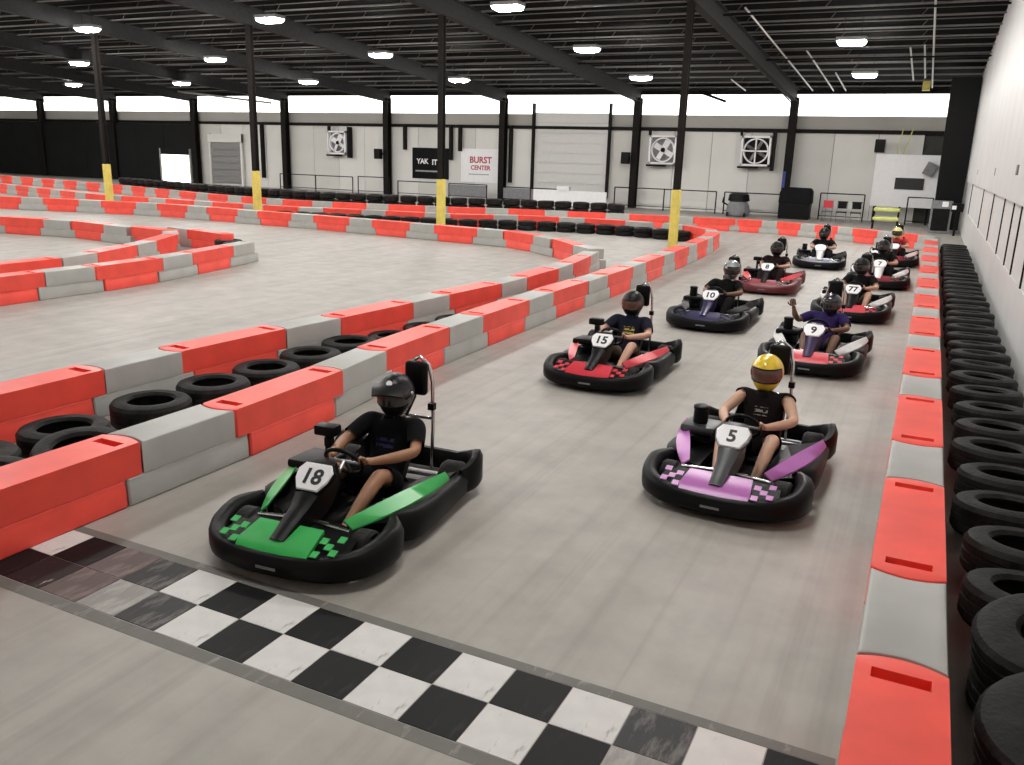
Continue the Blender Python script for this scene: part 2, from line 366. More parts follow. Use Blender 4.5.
# ---------------------------------------------------------------- far wall fittings
def slab(name, x0, x1, z0, z1, y, t, m, parent=None, **kw): return tagbox(name, (x0, y-t, z0), (x1, y, z1), m, parent, **kw)
link_y = YF
dp = setp(empty('partition', (-55, 42.9, 0)), 'long charcoal partition wall at the far left end', 'partition')
for k in range(8):
    x0 = -65.6+2.6*k; link('panel', mesh('panel', B((x0+.01, 0, 0), (x0+2.59, .12, 3.85)), M['darkwall']), dp, (55, 0, 0))
d1 = setp(empty('door_1', (-46.3, 42.8, 0)), 'bright daylit doorway in the charcoal partition', kind='structure')
link('door_opening', mesh('door_opening', B((-1.3, .0, 0), (1.35, .05, 1.85)), M['dayopen']), d1)
link('door_header', mesh('door_header', B((-1.3, -.05, 1.85), (1.35, .08, 2.25)), M['darkwall']), d1)
for s in (-1.36, 1.36): link('door_jamb', mesh('door_jamb', B((s-.06, -.05, 0), (s+.06, .08, 2.25)), M['band']), d1)
d2 = setp(empty('door_2', (-42.05, 43.15, 0)), 'mid grey roller door in a pale frame, far left', kind='structure')
for k in range(6): link('slat', mesh('slat', B((-1.3, 0, .15+.43*k), (1.3, .06, .15+.43*k+.41)), M['rollgrey']), d2)
link('door_frame', mesh('door_frame', B((-1.45, -.1, 0), (-1.3, .05, 3.3)), M['panelw']), d2); link('door_frame', mesh('door_frame', B((1.3, -.1, 0), (1.45, .05, 3.3)), M['panelw']), d2)
link('door_head', mesh('door_head', B((-1.45, -.12, 2.75), (1.45, .05, 3.25)), M['panelw']), d2)
d3 = setp(empty('door_3', (-17.68, 43.2, 0)), 'tall pale sectional roller door in the far wall', kind='structure')
for k in range(9): link('door_section', mesh('door_section', B((-2.1, 0, .05+.52*k), (2.1, .07, .05+.52*k+.505)), M['rolldoor']), d3)
for s in (-2.18, 2.18): link('door_rail', mesh('door_rail', B((s-.06, -.16, 0 if s < 0 else .4), (s+.06, .05, 5.2)), M['brown']), d3)
for x, z0, z1 in ((-28.1, 2.6, 4.), (-25.0, 2.1, 4.), (-24.4, 2.6, 4.), (-38.9, .6, 3.9), (-45.0, .0, 3.9), (-21.2, 1., 4.)):
    tagbox('door_track', (x-.07, 43.0, z0), (x+.07, 43.25, z1), M['brown'], kind='structure').name = 'trim_%d' % int(abs(x))
for i, (x0, x1) in enumerate(((-40.1, -38.2), (-12.6, -9.0), (-4.2, -3.4))):
    pass
# wall fans
def fan(xc, zc, w_, lab, spinner):
    e = setp(empty('wall_fan', (xc, 43.0, zc)), lab, 'fan', 'square fans on the far wall'); h = w_/2
    fr = new()
    for a, b in (((-h, -.3, h-.09), (h, .0, h)), ((-h, -.3, -h), (h, .0, -h+.09)), ((-h, -.3, -h), (-h+.09, 0, h)), ((h-.09, -.3, -h), (h, 0, h))): bb(fr, a, b)
    link('fan_frame', mesh('fan_frame', fr, M['white']), e)
    link('fan_back', mesh('fan_back', B((-h+.05, -.03, -h+.05), (h-.05, 0, h-.05)), M['dark' if not spinner else 'mesh']), e)
    ring = new(); lathe(ring, [(h-.10, -.24), (h-.16, -.24), (h-.16, -.05), (h-.10, -.05)], 28, 'y'); link('fan_shroud', mesh('fan_shroud', ring, M['white'], 40), e)
    for k in range(4):
        a = k*PI/2+.5; bl = new()
        rot = Matrix.Rotation(a, 3, 'Y') @ Matrix.Rotation(.5, 3, 'X'); c = Matrix.Rotation(a, 3, 'Y') @ Vector((h*.42, -.14, 0))
        box(bl, c, (h*.62, .012, h*.42 if spinner else h*.22), Matrix.Rotation(a, 3, 'Y') @ Matrix.Rotation(.45, 3, 'X')); link('blade', mesh('blade', bl, M['white' if spinner else 'steel']), e)
    hb = new(); disc(hb, (0, -.14, 0), h*.16, 16, 'y', .12); link('hub', mesh('hub', hb, M['dark']), e)
    if not spinner:
        gr = new(); bb(gr, (-h, -.31, -.035), (h, -.28, .035)); bb(gr, (-.035, -.31, -h), (.035, -.28, h)); link('guard', mesh('guard', gr, M['white']), e)
    for a, b in (((-h-.12, -.1, h), (-h-.02, .1, h+.28)), ((h+.02, -.16, -h-.2), (h+.16, .2, h+.25)), ((-h-.1, -.3, -h-.12), (h*.2, .1, -h-.02))): link('bracket', mesh('bracket', B(a, b), M['dark']), e)
fan(-32.75, 2.9, 1.35, 'white square wall fan on the far left, before the second column', True)
fan(-12.5, 2.95, 1.4, 'white square wall fan beside the right hand pillar', True)
fan(-7.9, 3.0, 1.4, 'white square wall fan with a cross guard, rightmost of three', False)
# signs
sg = setp(empty('sign_board', (-26.45, 43.29, 1.87)), 'black sign board with white lettering on the far wall', 'sign')
link('board', mesh('board', B((-1.22, -.05, -.87), (1.22, 0, .87)), M['charcoal']), sg)
o = link('lettering', text_mesh('YAK', .40), sg, (-.52, -.055, .10), (PI/2, 0, 0), M['white']); o = link('lettering', text_mesh('IT!', .42), sg, (.36, -.055, .06), (PI/2, 0, 0), M['white'])
link('rule', mesh('rule', B((-1.0, -.056, -.48), (.6, -.05, -.40)), M['greyink']), sg)
s2 = setp(empty('sign_board', (-23.13, 43.29, 1.84)), 'white sign board with dark red lettering on the far wall', 'sign')
link('board', mesh('board', B((-1.27, -.05, -.92), (1.27, 0, .92)), M['white']), s2)
link('lettering', text_mesh('BURST', .48), s2, (.0, -.055, .30), (PI/2, 0, 0), M['redink']); link('lettering', text_mesh('CENTER', .34), s2, (0, -.055, -.12), (PI/2, 0, 0), M['redink'])
link('rule', mesh('rule', B((-.75, -.056, -.50), (.55, -.05, -.45)), M['greyink']), s2)
# speakers on columns
for x, z, lab in ((-29.6, 2.32, 'small black loudspeaker on the column left of the black sign'), (-14.35, 2.5, 'black loudspeaker on the column right of the roller door'), (-2.4, 3.35, 'black loudspeaker above the white projection screen')):
    e = setp(empty('loudspeaker', (x-.0, 42.55, z)), lab, 'speaker'); bm = new(); box(bm, (0, 0, 0), (.42, .32, .58)); bevel(bm, .03, 2); link('cabinet', mesh('cabinet', bm, M['black']), e)
    bm = new(); disc(bm, (0, -.165, -.08), .15, 16, 'y', .01); link('woofer', mesh('woofer', bm, M['dark']), e)
    bm = new(); bb(bm, (-.04, .1, -.05), (.04, .6, .05)); link('bracket', mesh('bracket', bm, M['dark']), e)
# railings along the far wall
def railing(x0, x1, y, h, lab, infill=False):
    e = setp(empty('railing', ((x0+x1)/2, y, 0)), lab, 'railing', 'railings in front of the far wall'); w_ = x1-x0
    bm = new(); tube(bm, [(-w_/2, 0, h), (w_/2, 0, h)], .03, 6); link('top_rail', mesh('top_rail', bm, M['dark']), e)
    bm = new(); tube(bm, [(-w_/2, 0, .18), (w_/2, 0, .18)], .02, 6); link('bottom_rail', mesh('bottom_rail', bm, M['dark']), e)
    n = max(1, round(w_/2.2))
    for k in range(n+1):
        bm = new(); tube(bm, [(-w_/2+w_*k/n, 0, 0), (-w_/2+w_*k/n, 0, h)], .032, 6); link('post', mesh('post', bm, M['dark']), e)
    if infill: link('mesh_panel', mesh('mesh_panel', B((-w_/2, -.01, .2), (w_/2, .01, h-.05)), M['mesh']), e)
for a in ((-36.5, -31., 41.9, .95, 'black railing below the left wall fan'), (-30.6, -28.4, 41.9, 1.0, 'short black railing beside the column left of the black sign'), (-27.8, -24.8, 41.9, .85, 'black railing under the black sign'),
          (-24.4, -22.0, 41.9, .85, 'black railing with grey mesh under the white sign', True), (-21.0, -17.7, 41.9, .8, 'black railing with grey mesh left of the white banner', True), (-14.6, -9.4, 41.9, 1.05, 'long black railing behind the right hand pillar'),
          (-9.0, -6.4, 41.9, 1.05, 'black railing behind the grey floor machine'), (-4.6, -2.7, 41.9, 1.2, 'black railing beside the black cabinet'), (-.9, .1, 41.3, 1.2, 'short black railing under the right end of the screen')):
    railing(*a)
tagbox('banner', (-19.0, 41.5, .0), (-14.9, 41.56, .78), M['white'], label='low white banner in front of the tall roller door', cat='banner')
tagbox('document_box', (-17.6, 41.35, .78), (-16.9, 41.6, 1.0), M['white'], label='small white box on top of the low banner', cat='box')
# white screen
e = setp(empty('projection_screen', (-1.18, 42.2, 0)), 'large white screen board with a dark rectangular panel near the right corner', 'screen')
link('board', mesh('board', B((-1.3, 0, .72), (1.33, .06, 3.0)), M['white']), e); link('dark_panel', mesh('dark_panel', B((-.38, -.05, 1.5), (.8, 0, 2.0)), M['ink']), e)
for s in (-1.1, 1.1): link('leg', mesh('leg', B((s-.05, 0, 0), (s+.05, .06, .72)), M['dark']), e)
bm = new(); box(bm, (.95, -.2, 2.4), (.42, .3, .55), Matrix.Rotation(.4, 3, 'Y')); link('monitor', mesh('monitor', bm, M['mesh']), e)
bm = new(); tube(bm, [(-.2, .1, 3.0), (.05, .1, 4.1)], .03, 6); tube(bm, [(-.45, .1, 3.0), (-.35, .1, 4.1)], .025, 6); link('hanging_pole', mesh('hanging_pole', bm, M['hivis']), e)
# black cabinet, floor machine, yellow rack, grey box, clutter
e = setp(empty('cabinet', (-5.6, 41.4, 0)), 'black covered cabinet against the first far column', 'cabinet')
bm = new(); box(bm, (0, 0, .38), (1.35, .8, .76)); bevel(bm, .04, 2); link('body', mesh('body', bm, M['dark']), e)
bm = new(); loft(bm, [[(-.72, -.45, .7), (.72, -.45, .7), (.72, .45, .7), (-.72, .45, .7)], [(-.70, -.42, 1.2), (.70, -.42, 1.25), (.70, .42, 1.25), (-.70, .42, 1.2)], [(-.5, -.35, 1.42), (.62, -.35, 1.40), (.62, .35, 1.40), (-.5, .35, 1.42)]]); bevel(bm, .05, 2); link('cover', mesh('cover', bm, M['charcoal']), e)
for s in (-.33, .33): link('door', mesh('door', B((s-.3, -.42, .1), (s+.3, -.40, .66)), M['black']), e)
tagbox('strap', (-6.5, 42.66, 1.35), (-6.38, 42.73, 2.1), M['bluestrap'], label='blue strap hanging on the first far column', cat='strap')
e = setp(empty('floor_machine', (-8.1, 40.9, 0)), 'grey floor cleaning machine with a black domed top', 'machine')
bm = new(); loft(bm, [[(.55*math.cos(a)*k1, .5*math.sin(a)*k1, z) for a in [2*PI*i/20 for i in range(20)]] for z, k1 in ((.05, .95), (.2, 1), (.5, .92), (.7, .7))]); link('body', mesh('body', bm, M['mesh'], 40), e)
bm = new(); loft(bm, [[(.48*math.cos(a)*k1, .42*math.sin(a)*k1, z) for a in [2*PI*i/20 for i in range(20)]] for z, k1 in ((.68, .8), (.72, 1.05), (1.0, .95), (1.1, .6))]); link('lid', mesh('lid', bm, M['black'], 40), e)
bm = new(); tube(bm, [(-.5, 0, .5), (-.75, 0, .62), (-.7, 0, .85)], .04, 6); link('hose', mesh('hose', bm, M['dark']), e)
for s in (-.4, .4):
    bm = new(); disc(bm, (s, -.45, .1), .1, 14, 'x', .06); link('wheel', mesh('wheel', bm, M['black']), e)
e = setp(empty('rack', (-1.6, 38.0, 0)), 'yellow green two tier rack behind the last kart', 'rack')
for z in (.42, .78):
    bm = new(); box(bm, (.05, 0, z), (1.0, .6, .16)); bevel(bm, .05, 2); link('shelf', mesh('shelf', bm, M['hivis']), e)
for sx in (-.42, .5):
    for sy in (-.25, .25): link('post', mesh('post', B((sx-.03, sy-.03, 0), (sx+.03, sy+.03, .9)), M['dark']), e)
e = setp(empty('tall_bin', (.42, 37.5, 0)), 'grey utility cabinet at the foot of the black column', 'cabinet')
bm = new(); box(bm, (0, 0, .62), (.75, .6, 1.24)); bevel(bm, .03, 2); link('body', mesh('body', bm, M['mesh']), e)
link('notice', mesh('notice', B((.0, -.32, 1.02), (.22, -.30, 1.22)), M['white']), e); link('door', mesh('door', B((-.3, -.31, .1), (.3, -.295, .95)), M['dark']), e)
e = setp(empty('wall_switch_box', (.95, 36.3, 0)), 'small black control box with a white label near the right wall', 'control box')
link('post', mesh('post', B((-.04, -.04, 0), (.04, .04, .95)), M['dark']), e); link('box', mesh('box', B((-.22, -.08, .9), (.2, .08, 1.2)), M['black']), e); link('notice', mesh('notice', B((-.2, -.09, .98), (-.05, -.08, 1.12)), M['white']), e)
for i, (x, col, lab) in enumerate(((-4.1, 'mesh', 'grey folded chair beside the black railing'), (-3.5, 'dark', 'dark folded chair left of the screen'), (-2.9, 'dark', 'dark folded chair under the screen corner'))):
    e = setp(empty('folding_chair', (x, 40.6, 0)), lab, 'chair')
    link('seat', mesh('seat', B((-.22, -.22, .43), (.22, .2, .47)), M[col]), e); link('backrest', mesh('backrest', B((-.22, .18, .6), (.22, .22, .92)), M['scarlet' if i == 0 else col]), e)
    for sx in (-.2, .2):
        bm = new(); tube(bm, [(sx, -.2, 0), (sx, .2, .9)], .015, 5); link('leg', mesh('leg', bm, M['steel']), e)
        bm = new(); tube(bm, [(sx, .2, 0), (sx, -.2, .45)], .015, 5); link('leg', mesh('leg', bm, M['steel']), e)

# ---------------------------------------------------------------- start line
GX, GY, S = -3.6635, 3.0311, .305
sl = setp(empty('start_line', (-2.2, GY, 0)), 'black and white chequered start line across the track', 'floor marking')
def tile_mat(nm, c, c2, amt):
    m = mat(nm, c, .6, var=.06, scale=8, spec=.2); nt = m.node_tree; b = nt.nodes['Principled BSDF']; src = b.inputs['Base Color'].links[0].from_socket
    tc = nt.nodes.new('ShaderNodeTexCoord'); mp = nt.nodes.new('ShaderNodeMapping'); mp.inputs['Scale'].default_value = (2.5, .7, 1); nt.links.new(tc.outputs['Object'], mp.inputs[0])
    n = nt.nodes.new('ShaderNodeTexNoise'); n.inputs['Scale'].default_value = 5; n.inputs['Detail'].default_value = 8; n.inputs['Roughness'].default_value = .7; nt.links.new(mp.outputs[0], n.inputs[0])
    r = nt.nodes.new('ShaderNodeValToRGB'); r.color_ramp.elements[0].position = .62-amt; r.color_ramp.elements[0].color = (0, 0, 0, 1); r.color_ramp.elements[1].position = .70-amt*.6; nt.links.new(n.outputs['Fac'], r.inputs[0])
    mx = nt.nodes.new('ShaderNodeMix'); mx.data_type = 'RGBA'; nt.links.new(r.outputs[0], mx.inputs['Factor']); nt.links.new(src, mx.inputs[6]); mx.inputs[7].default_value = (*c2, 1); nt.links.new(mx.outputs[2], b.inputs['Base Color']); return m
TM = dict(w=tile_mat('white_tile', (.67, .66, .64), (.40, .39, .37), .02), b=tile_mat('black_tile', (.006, .006, .0065), (.02, .02, .02), .05), g=tile_mat('worn_black_tile', (.05, .05, .05), (.16, .15, .145), .12), l=tile_mat('worn_white_tile', (.30, .285, .27), (.42, .40, .38), .15), r=tile_mat('red_scuffed_tile', (.13, .10, .095), (.22, .17, .16), .12), m=tile_mat('broken_tile', (.025, .018, .018), (.5, .47, .45), .0))
top_ = {-4: 'w', -3: 'b', -2: 'r', -1: 'g', 8: 'w', 9: 'g', 10: 'w', 11: 'b'}; bot_ = {-4: 'b', -3: 'm', -2: 'r', -1: 'l', 0: 'g', 8: 'b', 9: 'l', 10: 'b', 11: 'w'}
tms = {}
for k in TM:
    bm = new(); box(bm, (0, 0, .0015), (S-.006, S-.006, .003)); tms[k] = mesh('tile', bm, TM[k])
for i in range(-5, 12):
    for j, tab in ((0, top_), (1, bot_)):
        k = tab.get(i, 'w' if (i+j) % 2 == 0 else 'b'); x = GX+(i+.5)*S
        if x > -.15: continue
        link('tile', tms[k], sl, (x+2.2, (.5-j)*S, random.uniform(0, .0006)), (0, 0, random.uniform(-.006, .006)))
edge_grey = tile_mat('dark_grey_edge', (.17, .165, .15), (.30, .29, .27), .05)
for y0, y1 in ((S+.004, S+.07), (-S-.085, -S-.004)): link('edge_strip', mesh('edge_strip', B((-2.6, y0, 0), (2.17, y1, .0015)), edge_grey), sl)  # mottled dark grey strips along both long edges of the chequered line

# ---------------------------------------------------------------- barrier blocks
BW, BH, BL = .37, .445, 1.19
def block(top_len, lap, rnd):
    """lower body BL long with a stepped foot, upper body top_len long; rnd>0 rounded lap ends, <0 hollowed ends"""
    bm = new(); h = BL/2-.006; q = BH*.47
    w1, w2 = BW/2, BW/2-.006
    loft(bm, [[(-w1, s, 0), (w1, s, 0), (w1, s, .15), (w2, s, .162), (w2, s, q), (-w2, s, q), (-w2, s, .162), (-w1, s, .15)] for s in (-h, h)])
    bevel(bm, .012, 1, 60)
    t = top_len/2; pts = []; N = 8
    def edge(sgn):
        o = []
        for k in range(N+1):
            x = -w2+2*w2*k/N; b = 1-(x/w2)**2; o.append((x, sgn*(t+rnd*b)))
        return o
    a = edge(-1); b = edge(1)[::-1]
    b2 = new(); out = a+b
    zt = BH; slots = rnd > 0
    if not slots:
        loft(b2, [[(x, y, q) for x, y in out], [(x, y, zt) for x, y in out]])
    else:
        # walls + top with two slots, each a rectangular pocket
        vb = [b2.verts.new((x, y, q)) for x, y in out]; vt = [b2.verts.new((x, y, zt)) for x, y in out]; n = len(out)
        for k in range(n): b2.faces.new((vb[k], vb[(k+1) % n], vt[(k+1) % n], vt[k]))
        b2.faces.new(vb[::-1])
        sx, s0, s1, dz = .115, t-.155, t-.075, .10
        def V(x, y, z=zt): return b2.verts.new((x, y, z))
        A = vt[:N+1]; Bv = vt[N+1:][::-1]            # A at -y end, Bv at +y end, both left to right
        sl_ = {}
        for sgn in (-1, 1):
            ys = sorted((sgn*s0, sgn*s1))
            g = [[V(x, y) for x in (-w2, -sx, sx, w2)] for y in ys]
            b2.faces.new((g[0][0], g[0][1], g[1][1], g[1][0])); b2.faces.new((g[0][2], g[0][3], g[1][3], g[1][2]))
            d = [V(-sx, ys[0], zt-dz), V(sx, ys[0], zt-dz), V(sx, ys[1], zt-dz), V(-sx, ys[1], zt-dz)]
            r4 = [g[0][1], g[0][2], g[1][2], g[1][1]]
            for k in range(4): b2.faces.new((r4[k], r4[(k+1) % 4], d[(k+1) % 4], d[k]))
            b2.faces.new(d); sl_[sgn] = g
        b2.faces.new([*sl_[-1][1], *sl_[1][0][::-1]])
        b2.faces.new([*A, *sl_[-1][0][::-1]]); b2.faces.new([*sl_[1][1], *Bv[::-1]])
        bmesh.ops.remove_doubles(b2, verts=b2.verts[:], dist=.0005)
        # close the long side walls: top rim of the sides carries the extra row verts
    b2.normal_update()
    bmesh.ops.recalc_face_normals(b2, faces=b2.faces[:])
    ed = []
    for e in b2.edges:
        if len(e.link_faces) == 2 and e.calc_face_angle(0) > math.radians(60):
            m_ = (e.verts[0].co+e.verts[1].co)/2
            if m_.z > zt-.02 and (abs(abs(m_.x)-w2) < .01 or abs(m_.y) > t-.09+min(rnd, 0)-.05) and abs(m_.y) > -1 and not (abs(m_.x) < .116 and abs(m_.y) < t-.05): ed.append(e)
    bmesh.ops.bevel(b2, geom=ed, offset=.018, segments=2, affect='EDGES', profile=.5, clamp_overlap=True)
    me2 = bpy.data.meshes.new('t'); b2.to_mesh(me2); b2.free(); bm.from_mesh(me2); bpy.data.meshes.remove(me2); return bm
red_me = mesh('barrier_block', block(BL+.27, 1, .05), M['red'], 35)
grey_me = mesh('barrier_block', block(BL-.295, 0, -.05), M['grey'], 35)
def chain(pts, first_red, desc, group, start=0., step=BL):
    cr = cg = 0
    for k, (p, t) in enumerate(resample(pts, step, start)):
        red = (k % 2 == 0) == first_red
        o = link('barrier_block', red_me if red else grey_me, None, (p.x, p.y, 0), (0, 0, math.atan2(t.y, t.x)-PI/2)); o.scale = (1, step/BL, 1)
        if red: nme = 'red'; idx = cr; cr += 1
        else: nme = 'grey'; idx = cg; cg += 1
        setp(o, f'{ordn(idx)} {nme} barrier block {desc}', 'barrier block', group)
# centre lines
chain([(-4.99, .80), (-4.96, 3.15), (-4.97, 5.62), (-5.17, 8.), (-5.24, 12.), (-5.20, 14.5), (-5.24, 17), (-5.42, 22.6), (-5.75, 25.6), (-6.6, 26.9), (-7.5, 27.5)], True, 'from the camera in the left trackside barrier', 'left trackside barrier', 0.0)
chain([(.165, .44), (.165, 12.), (.165, 28.3)], True, 'from the camera in the right trackside barrier', 'right trackside barrier')
chain([(-6.86, 2.03), (-6.85, 4.9), (-6.78, 6.8), (-6.56, 9.), (-6.42, 10.8), (-6.28, 12.6), (-6.28, 14.2), (-6.42, 16.), (-6.66, 17.6), (-6.68, 17.8)], True, 'along the infield barrier behind the tyres, from the near left', 'infield barrier near run')
chain([(-7.08, 18.68), (-7.55, 19.1), (-8.4, 19.95), (-10.3, 21.15), (-12.7, 21.45), (-16.3, 21.8), (-19.8, 21.93), (-22.5, 22.05), (-25.6, 21.9), (-31, 20.5), (-36, 19.)], False, 'along the far infield barrier, from its right end', 'infield barrier far run')
chain([(-12.85, 5.72), (-12.82, 8.), (-12.8, 10.6), (-13.1, 12.4), (-13.6, 14.5)], True, 'along the near hairpin barrier, from the left edge', 'hairpin barrier front run')
chain([(-14.2, 7.0), (-14.15, 10.), (-14.75, 12.), (-15.5, 13.6), (-16.3, 14.75), (-17.3, 15.25), (-18.6, 15.25), (-20.3, 15.4), (-22.7, 15.05), (-26, 14.5)], True, 'round the inner hairpin loop, from the left edge', 'inner hairpin barrier')
chain([(-17.05, 15.85), (-15.88, 15.6)], False, 'behind the hairpin tip', 'hairpin tip barrier')
chain([(.12, 29.2), (-.5, 29.7), (-1.9, 30.5), (-3.8, 31.5), (-5.2, 31.85), (-6.25, 31.95)], False, 'of the short curve behind the last karts, from the right', 'outer barrier right curve', 0., .735)
chain([(-7.13, 31.75), (-11.2, 30.95), (-14.4, 30.3), (-16.8, 29.3), (-20.7, 28.1), (-24.4, 27.8), (-29.2, 28.5), (-39, 31), (-52, 33.2)], True, 'along the outermost barrier, from its right end', 'outer barrier')
chain([(-8.7, 27.68), (-10.1, 27.7), (-12.9, 27.1), (-14.85, 25.95), (-18.6, 25.1), (-21.4, 24.4), (-27.5, 24.2), (-30.5, 24.25), (-34, 25.0), (-39.8, 26.4), (-50, 28.4)], False, 'along the barrier before the outermost one, from its right end', 'second outer barrier')

# ---------------------------------------------------------------- tyres
def tyre_me(R, r_in, h, n=28):
    bm = new(); k = h/2
    prof = [(r_in, -k*.75), (r_in+.02, -k*.95), (R*.80, -k), (R*.94, -k*.86), (R, -k*.62), (R, -k*.3), (R-.008, -k*.27), (R-.008, -k*.20), (R, -k*.17), (R, k*.17), (R-.008, k*.2), (R-.008, k*.27), (R, k*.3), (R, k*.62), (R*.94, k*.86), (R*.80, k), (r_in+.02, k*.95), (r_in, k*.75), (r_in+.035, k*.5), (R-.04, k*.4), (R-.04, -k*.4), (r_in+.035, -k*.5)]
    lathe(bm, prof, n); return mesh('tyre', bm, M['tyre'], 30)
ty = tyre_me(.335, .185, .25); ty2 = tyre_me(.35, .20, .25); ty3 = tyre_me(.325, .19, .155, 20); ty4 = tyre_me(.335, .19, .255, 18); ty5 = tyre_me(.37, .17, .24)
def tyre(me, x, y, z, rx, ry, lab, group): setp(link('tyre', me, None, (x, y, z), (Matrix.Rotation(rx, 3, 'X') @ Matrix.Rotation(ry, 3, 'Y') @ Matrix.Rotation(random.uniform(0, 6), 3, 'Z')).to_euler()), lab, 'tyre', group)
y = 4.85; k = 0; th = math.radians(5)
while y < 28.6:
    tyre(ty, .775+random.uniform(-.02, .03), y, .20+random.uniform(0, .012), -th+random.uniform(-.02, .02), random.uniform(-.02, .03), f'black tyre leaning in the row by the right wall, {ordn(k+2)} from the camera', 'tyres along the right wall'); y += .66; k += 1
tyre(ty5, .83, 4.15, .36, math.radians(6), -.14, 'black tyre leaning in the row by the right wall, second from the camera', 'tyres along the right wall')
tyre(ty5, .82, 3.45, .33, math.radians(8), -.12, 'worn black tyre nearest the camera by the right wall', 'tyres along the right wall')
for yy in (3.45, 4.15): tyre(ty2, .83, yy, .115, 0, 0, 'lower black tyre under the %s upper tyre by the right wall' % ('nearest' if yy < 4 else 'second'), 'tyres along the right wall')
mid = [(-6.10, 4.28, .125, 0, 0), (-6.12, 5.17, .125, 0, 0), (-6.11, 5.92, .125, 0, 0), (-6.1, 6.66, .125, 0, 0), (-6.12, 7.42, .125, 0, 0), (-6.12, 8.16, .125, 0, 0)]
for k in range(12):
    yy = 8.9+.74*k; mid.append((-6.04+.30*min(1, max(0, (yy-8.5)/3.5)), yy, .125, 0, 0))
for k, a in enumerate(mid): tyre(ty2 if k < 6 else ty3, *a, f'black tyre lying flat between the two left barriers, {ordn(k)} from the near end', 'tyres between the left barriers')
tyre(ty2, -5.52, 4.0, .155, .10, .12, 'black tyre tilted slightly behind the right end of the nearest red block', 'loose tyres at the near left')
tyre(ty2, -6.12, 3.5, .125, 0, 0, 'black tyre lying flat at the left edge of the view', 'loose tyres at the near left')
tyre(ty2, -5.55, 3.25, .15, .08, .08, 'lower black tyre at the left edge behind the nearest red block', 'loose tyres at the near left')
k = 0
for p, t in resample([(-7.0, 26.6), (-8.3, 26.95), (-10., 27.0), (-12.6, 26.45), (-14.6, 25.3), (-17.9, 24.5), (-21, 23.75)], .68):
    for z in (.08, .236):
        tyre(ty3, p.x, p.y, z, 0, 0, f'{"upper" if z > .2 else "lower"} black tyre of the {ordn(k)} pair before the second outer barrier, from the right', 'tyres before the second outer barrier')
    k += 1
k = 0
for p, t in resample([(-10.9, 31.55), (-14.5, 30.95), (-17., 29.95), (-20.8, 28.75), (-24.4, 28.45), (-29.2, 29.2), (-38, 31.4)], .70):
    for z in (.13, .39, .65):
        tyre(ty4, p.x, p.y+random.uniform(-.05, .05), z, random.uniform(-.04, .04), random.uniform(-.04, .04), f'black tyre, {"bottom" if z < .2 else "middle" if z < .5 else "top"} of {ordn(k)} stack behind the outermost barrier, from the right', 'tyre stacks behind the outermost barrier')
    k += 1
for i, (x, y) in enumerate(((-15.1, 15.4), (-14.5, 15.05))):
    for z in (.08, .236): tyre(ty3, x, y, z, 0, 0, f'{"upper" if z > .2 else "lower"} black tyre of the {ordn(i)} pair at the hairpin tip', 'tyres at the hairpin tip')

# ---------------------------------------------------------------- karts
KM = {}        # part name list: (name, mesh, material key, parent key)
KP = []
def part(key, name, bm, m, parent=None, smooth=35, label=None):
    me = mesh(name, bm, M['black'], smooth); KP.append((key, name, me, m, parent, label))
def sweep(bm, path, prof_fn, cap=True):
    """path: list of (x,y); prof_fn(i,u)->list of (outward, z)"""
    N = len(path); secs = []
    for i, p in enumerate(path):
        a = Vector(path[max(i-1, 0)]); b = Vector(path[min(i+1, N-1)]); t = (b-a).normalized(); nrm = Vector((t.y, -t.x))
        secs.append([(p[0]+nrm.x*o, p[1]+nrm.y*o, z) for o, z in prof_fn(i, i/(N-1))])
    loft(bm, secs, cap)
def spath(pts, n):
    out = resample(pts, .02); L = len(out); return [(out[int(i*(L-1)/(n-1))][0].x, out[int(i*(L-1)/(n-1))][0].y) for i in range(n)]
# front bumper: from kart left (-x) round the nose to the right; outward is to the left of travel -> travel right to left
fb = spath([(.50, .36), (.565, .48), (.575, .62), (.53, .78), (.40, .90), (.20, .955), (0, .965), (-.20, .955), (-.40, .90), (-.53, .78), (-.575, .62), (-.565, .48), (-.50, .36)], 44)
def fbp(i, u):
    s = abs(u-.5)*2; e = min(1, (1-s)/.1); top = .185+.085*min(1, s*1.25)**2; th = .05+.02*s
    if e < 1: th *= .55+.45*e
    return [(th*.3, .045), (th*.9, .075), (th, .11), (th, top-.05), (th*.75, top-.012), (th*.2, top), (-th*.5, top-.005), (-th*.9, top-.04), (-th*.9, .09), (-th*.4, .05)]
bm = new(); sweep(bm, fb, fbp); part('front_bumper', 'front_bumper', bm, 'bumper', None, 50)
bm = new(); bb(bm, (-.07, 1.010, .10), (.07, 1.017, .118)); part('bumper_badge', 'bumper_badge', bm, 'mesh', 'front_bumper')
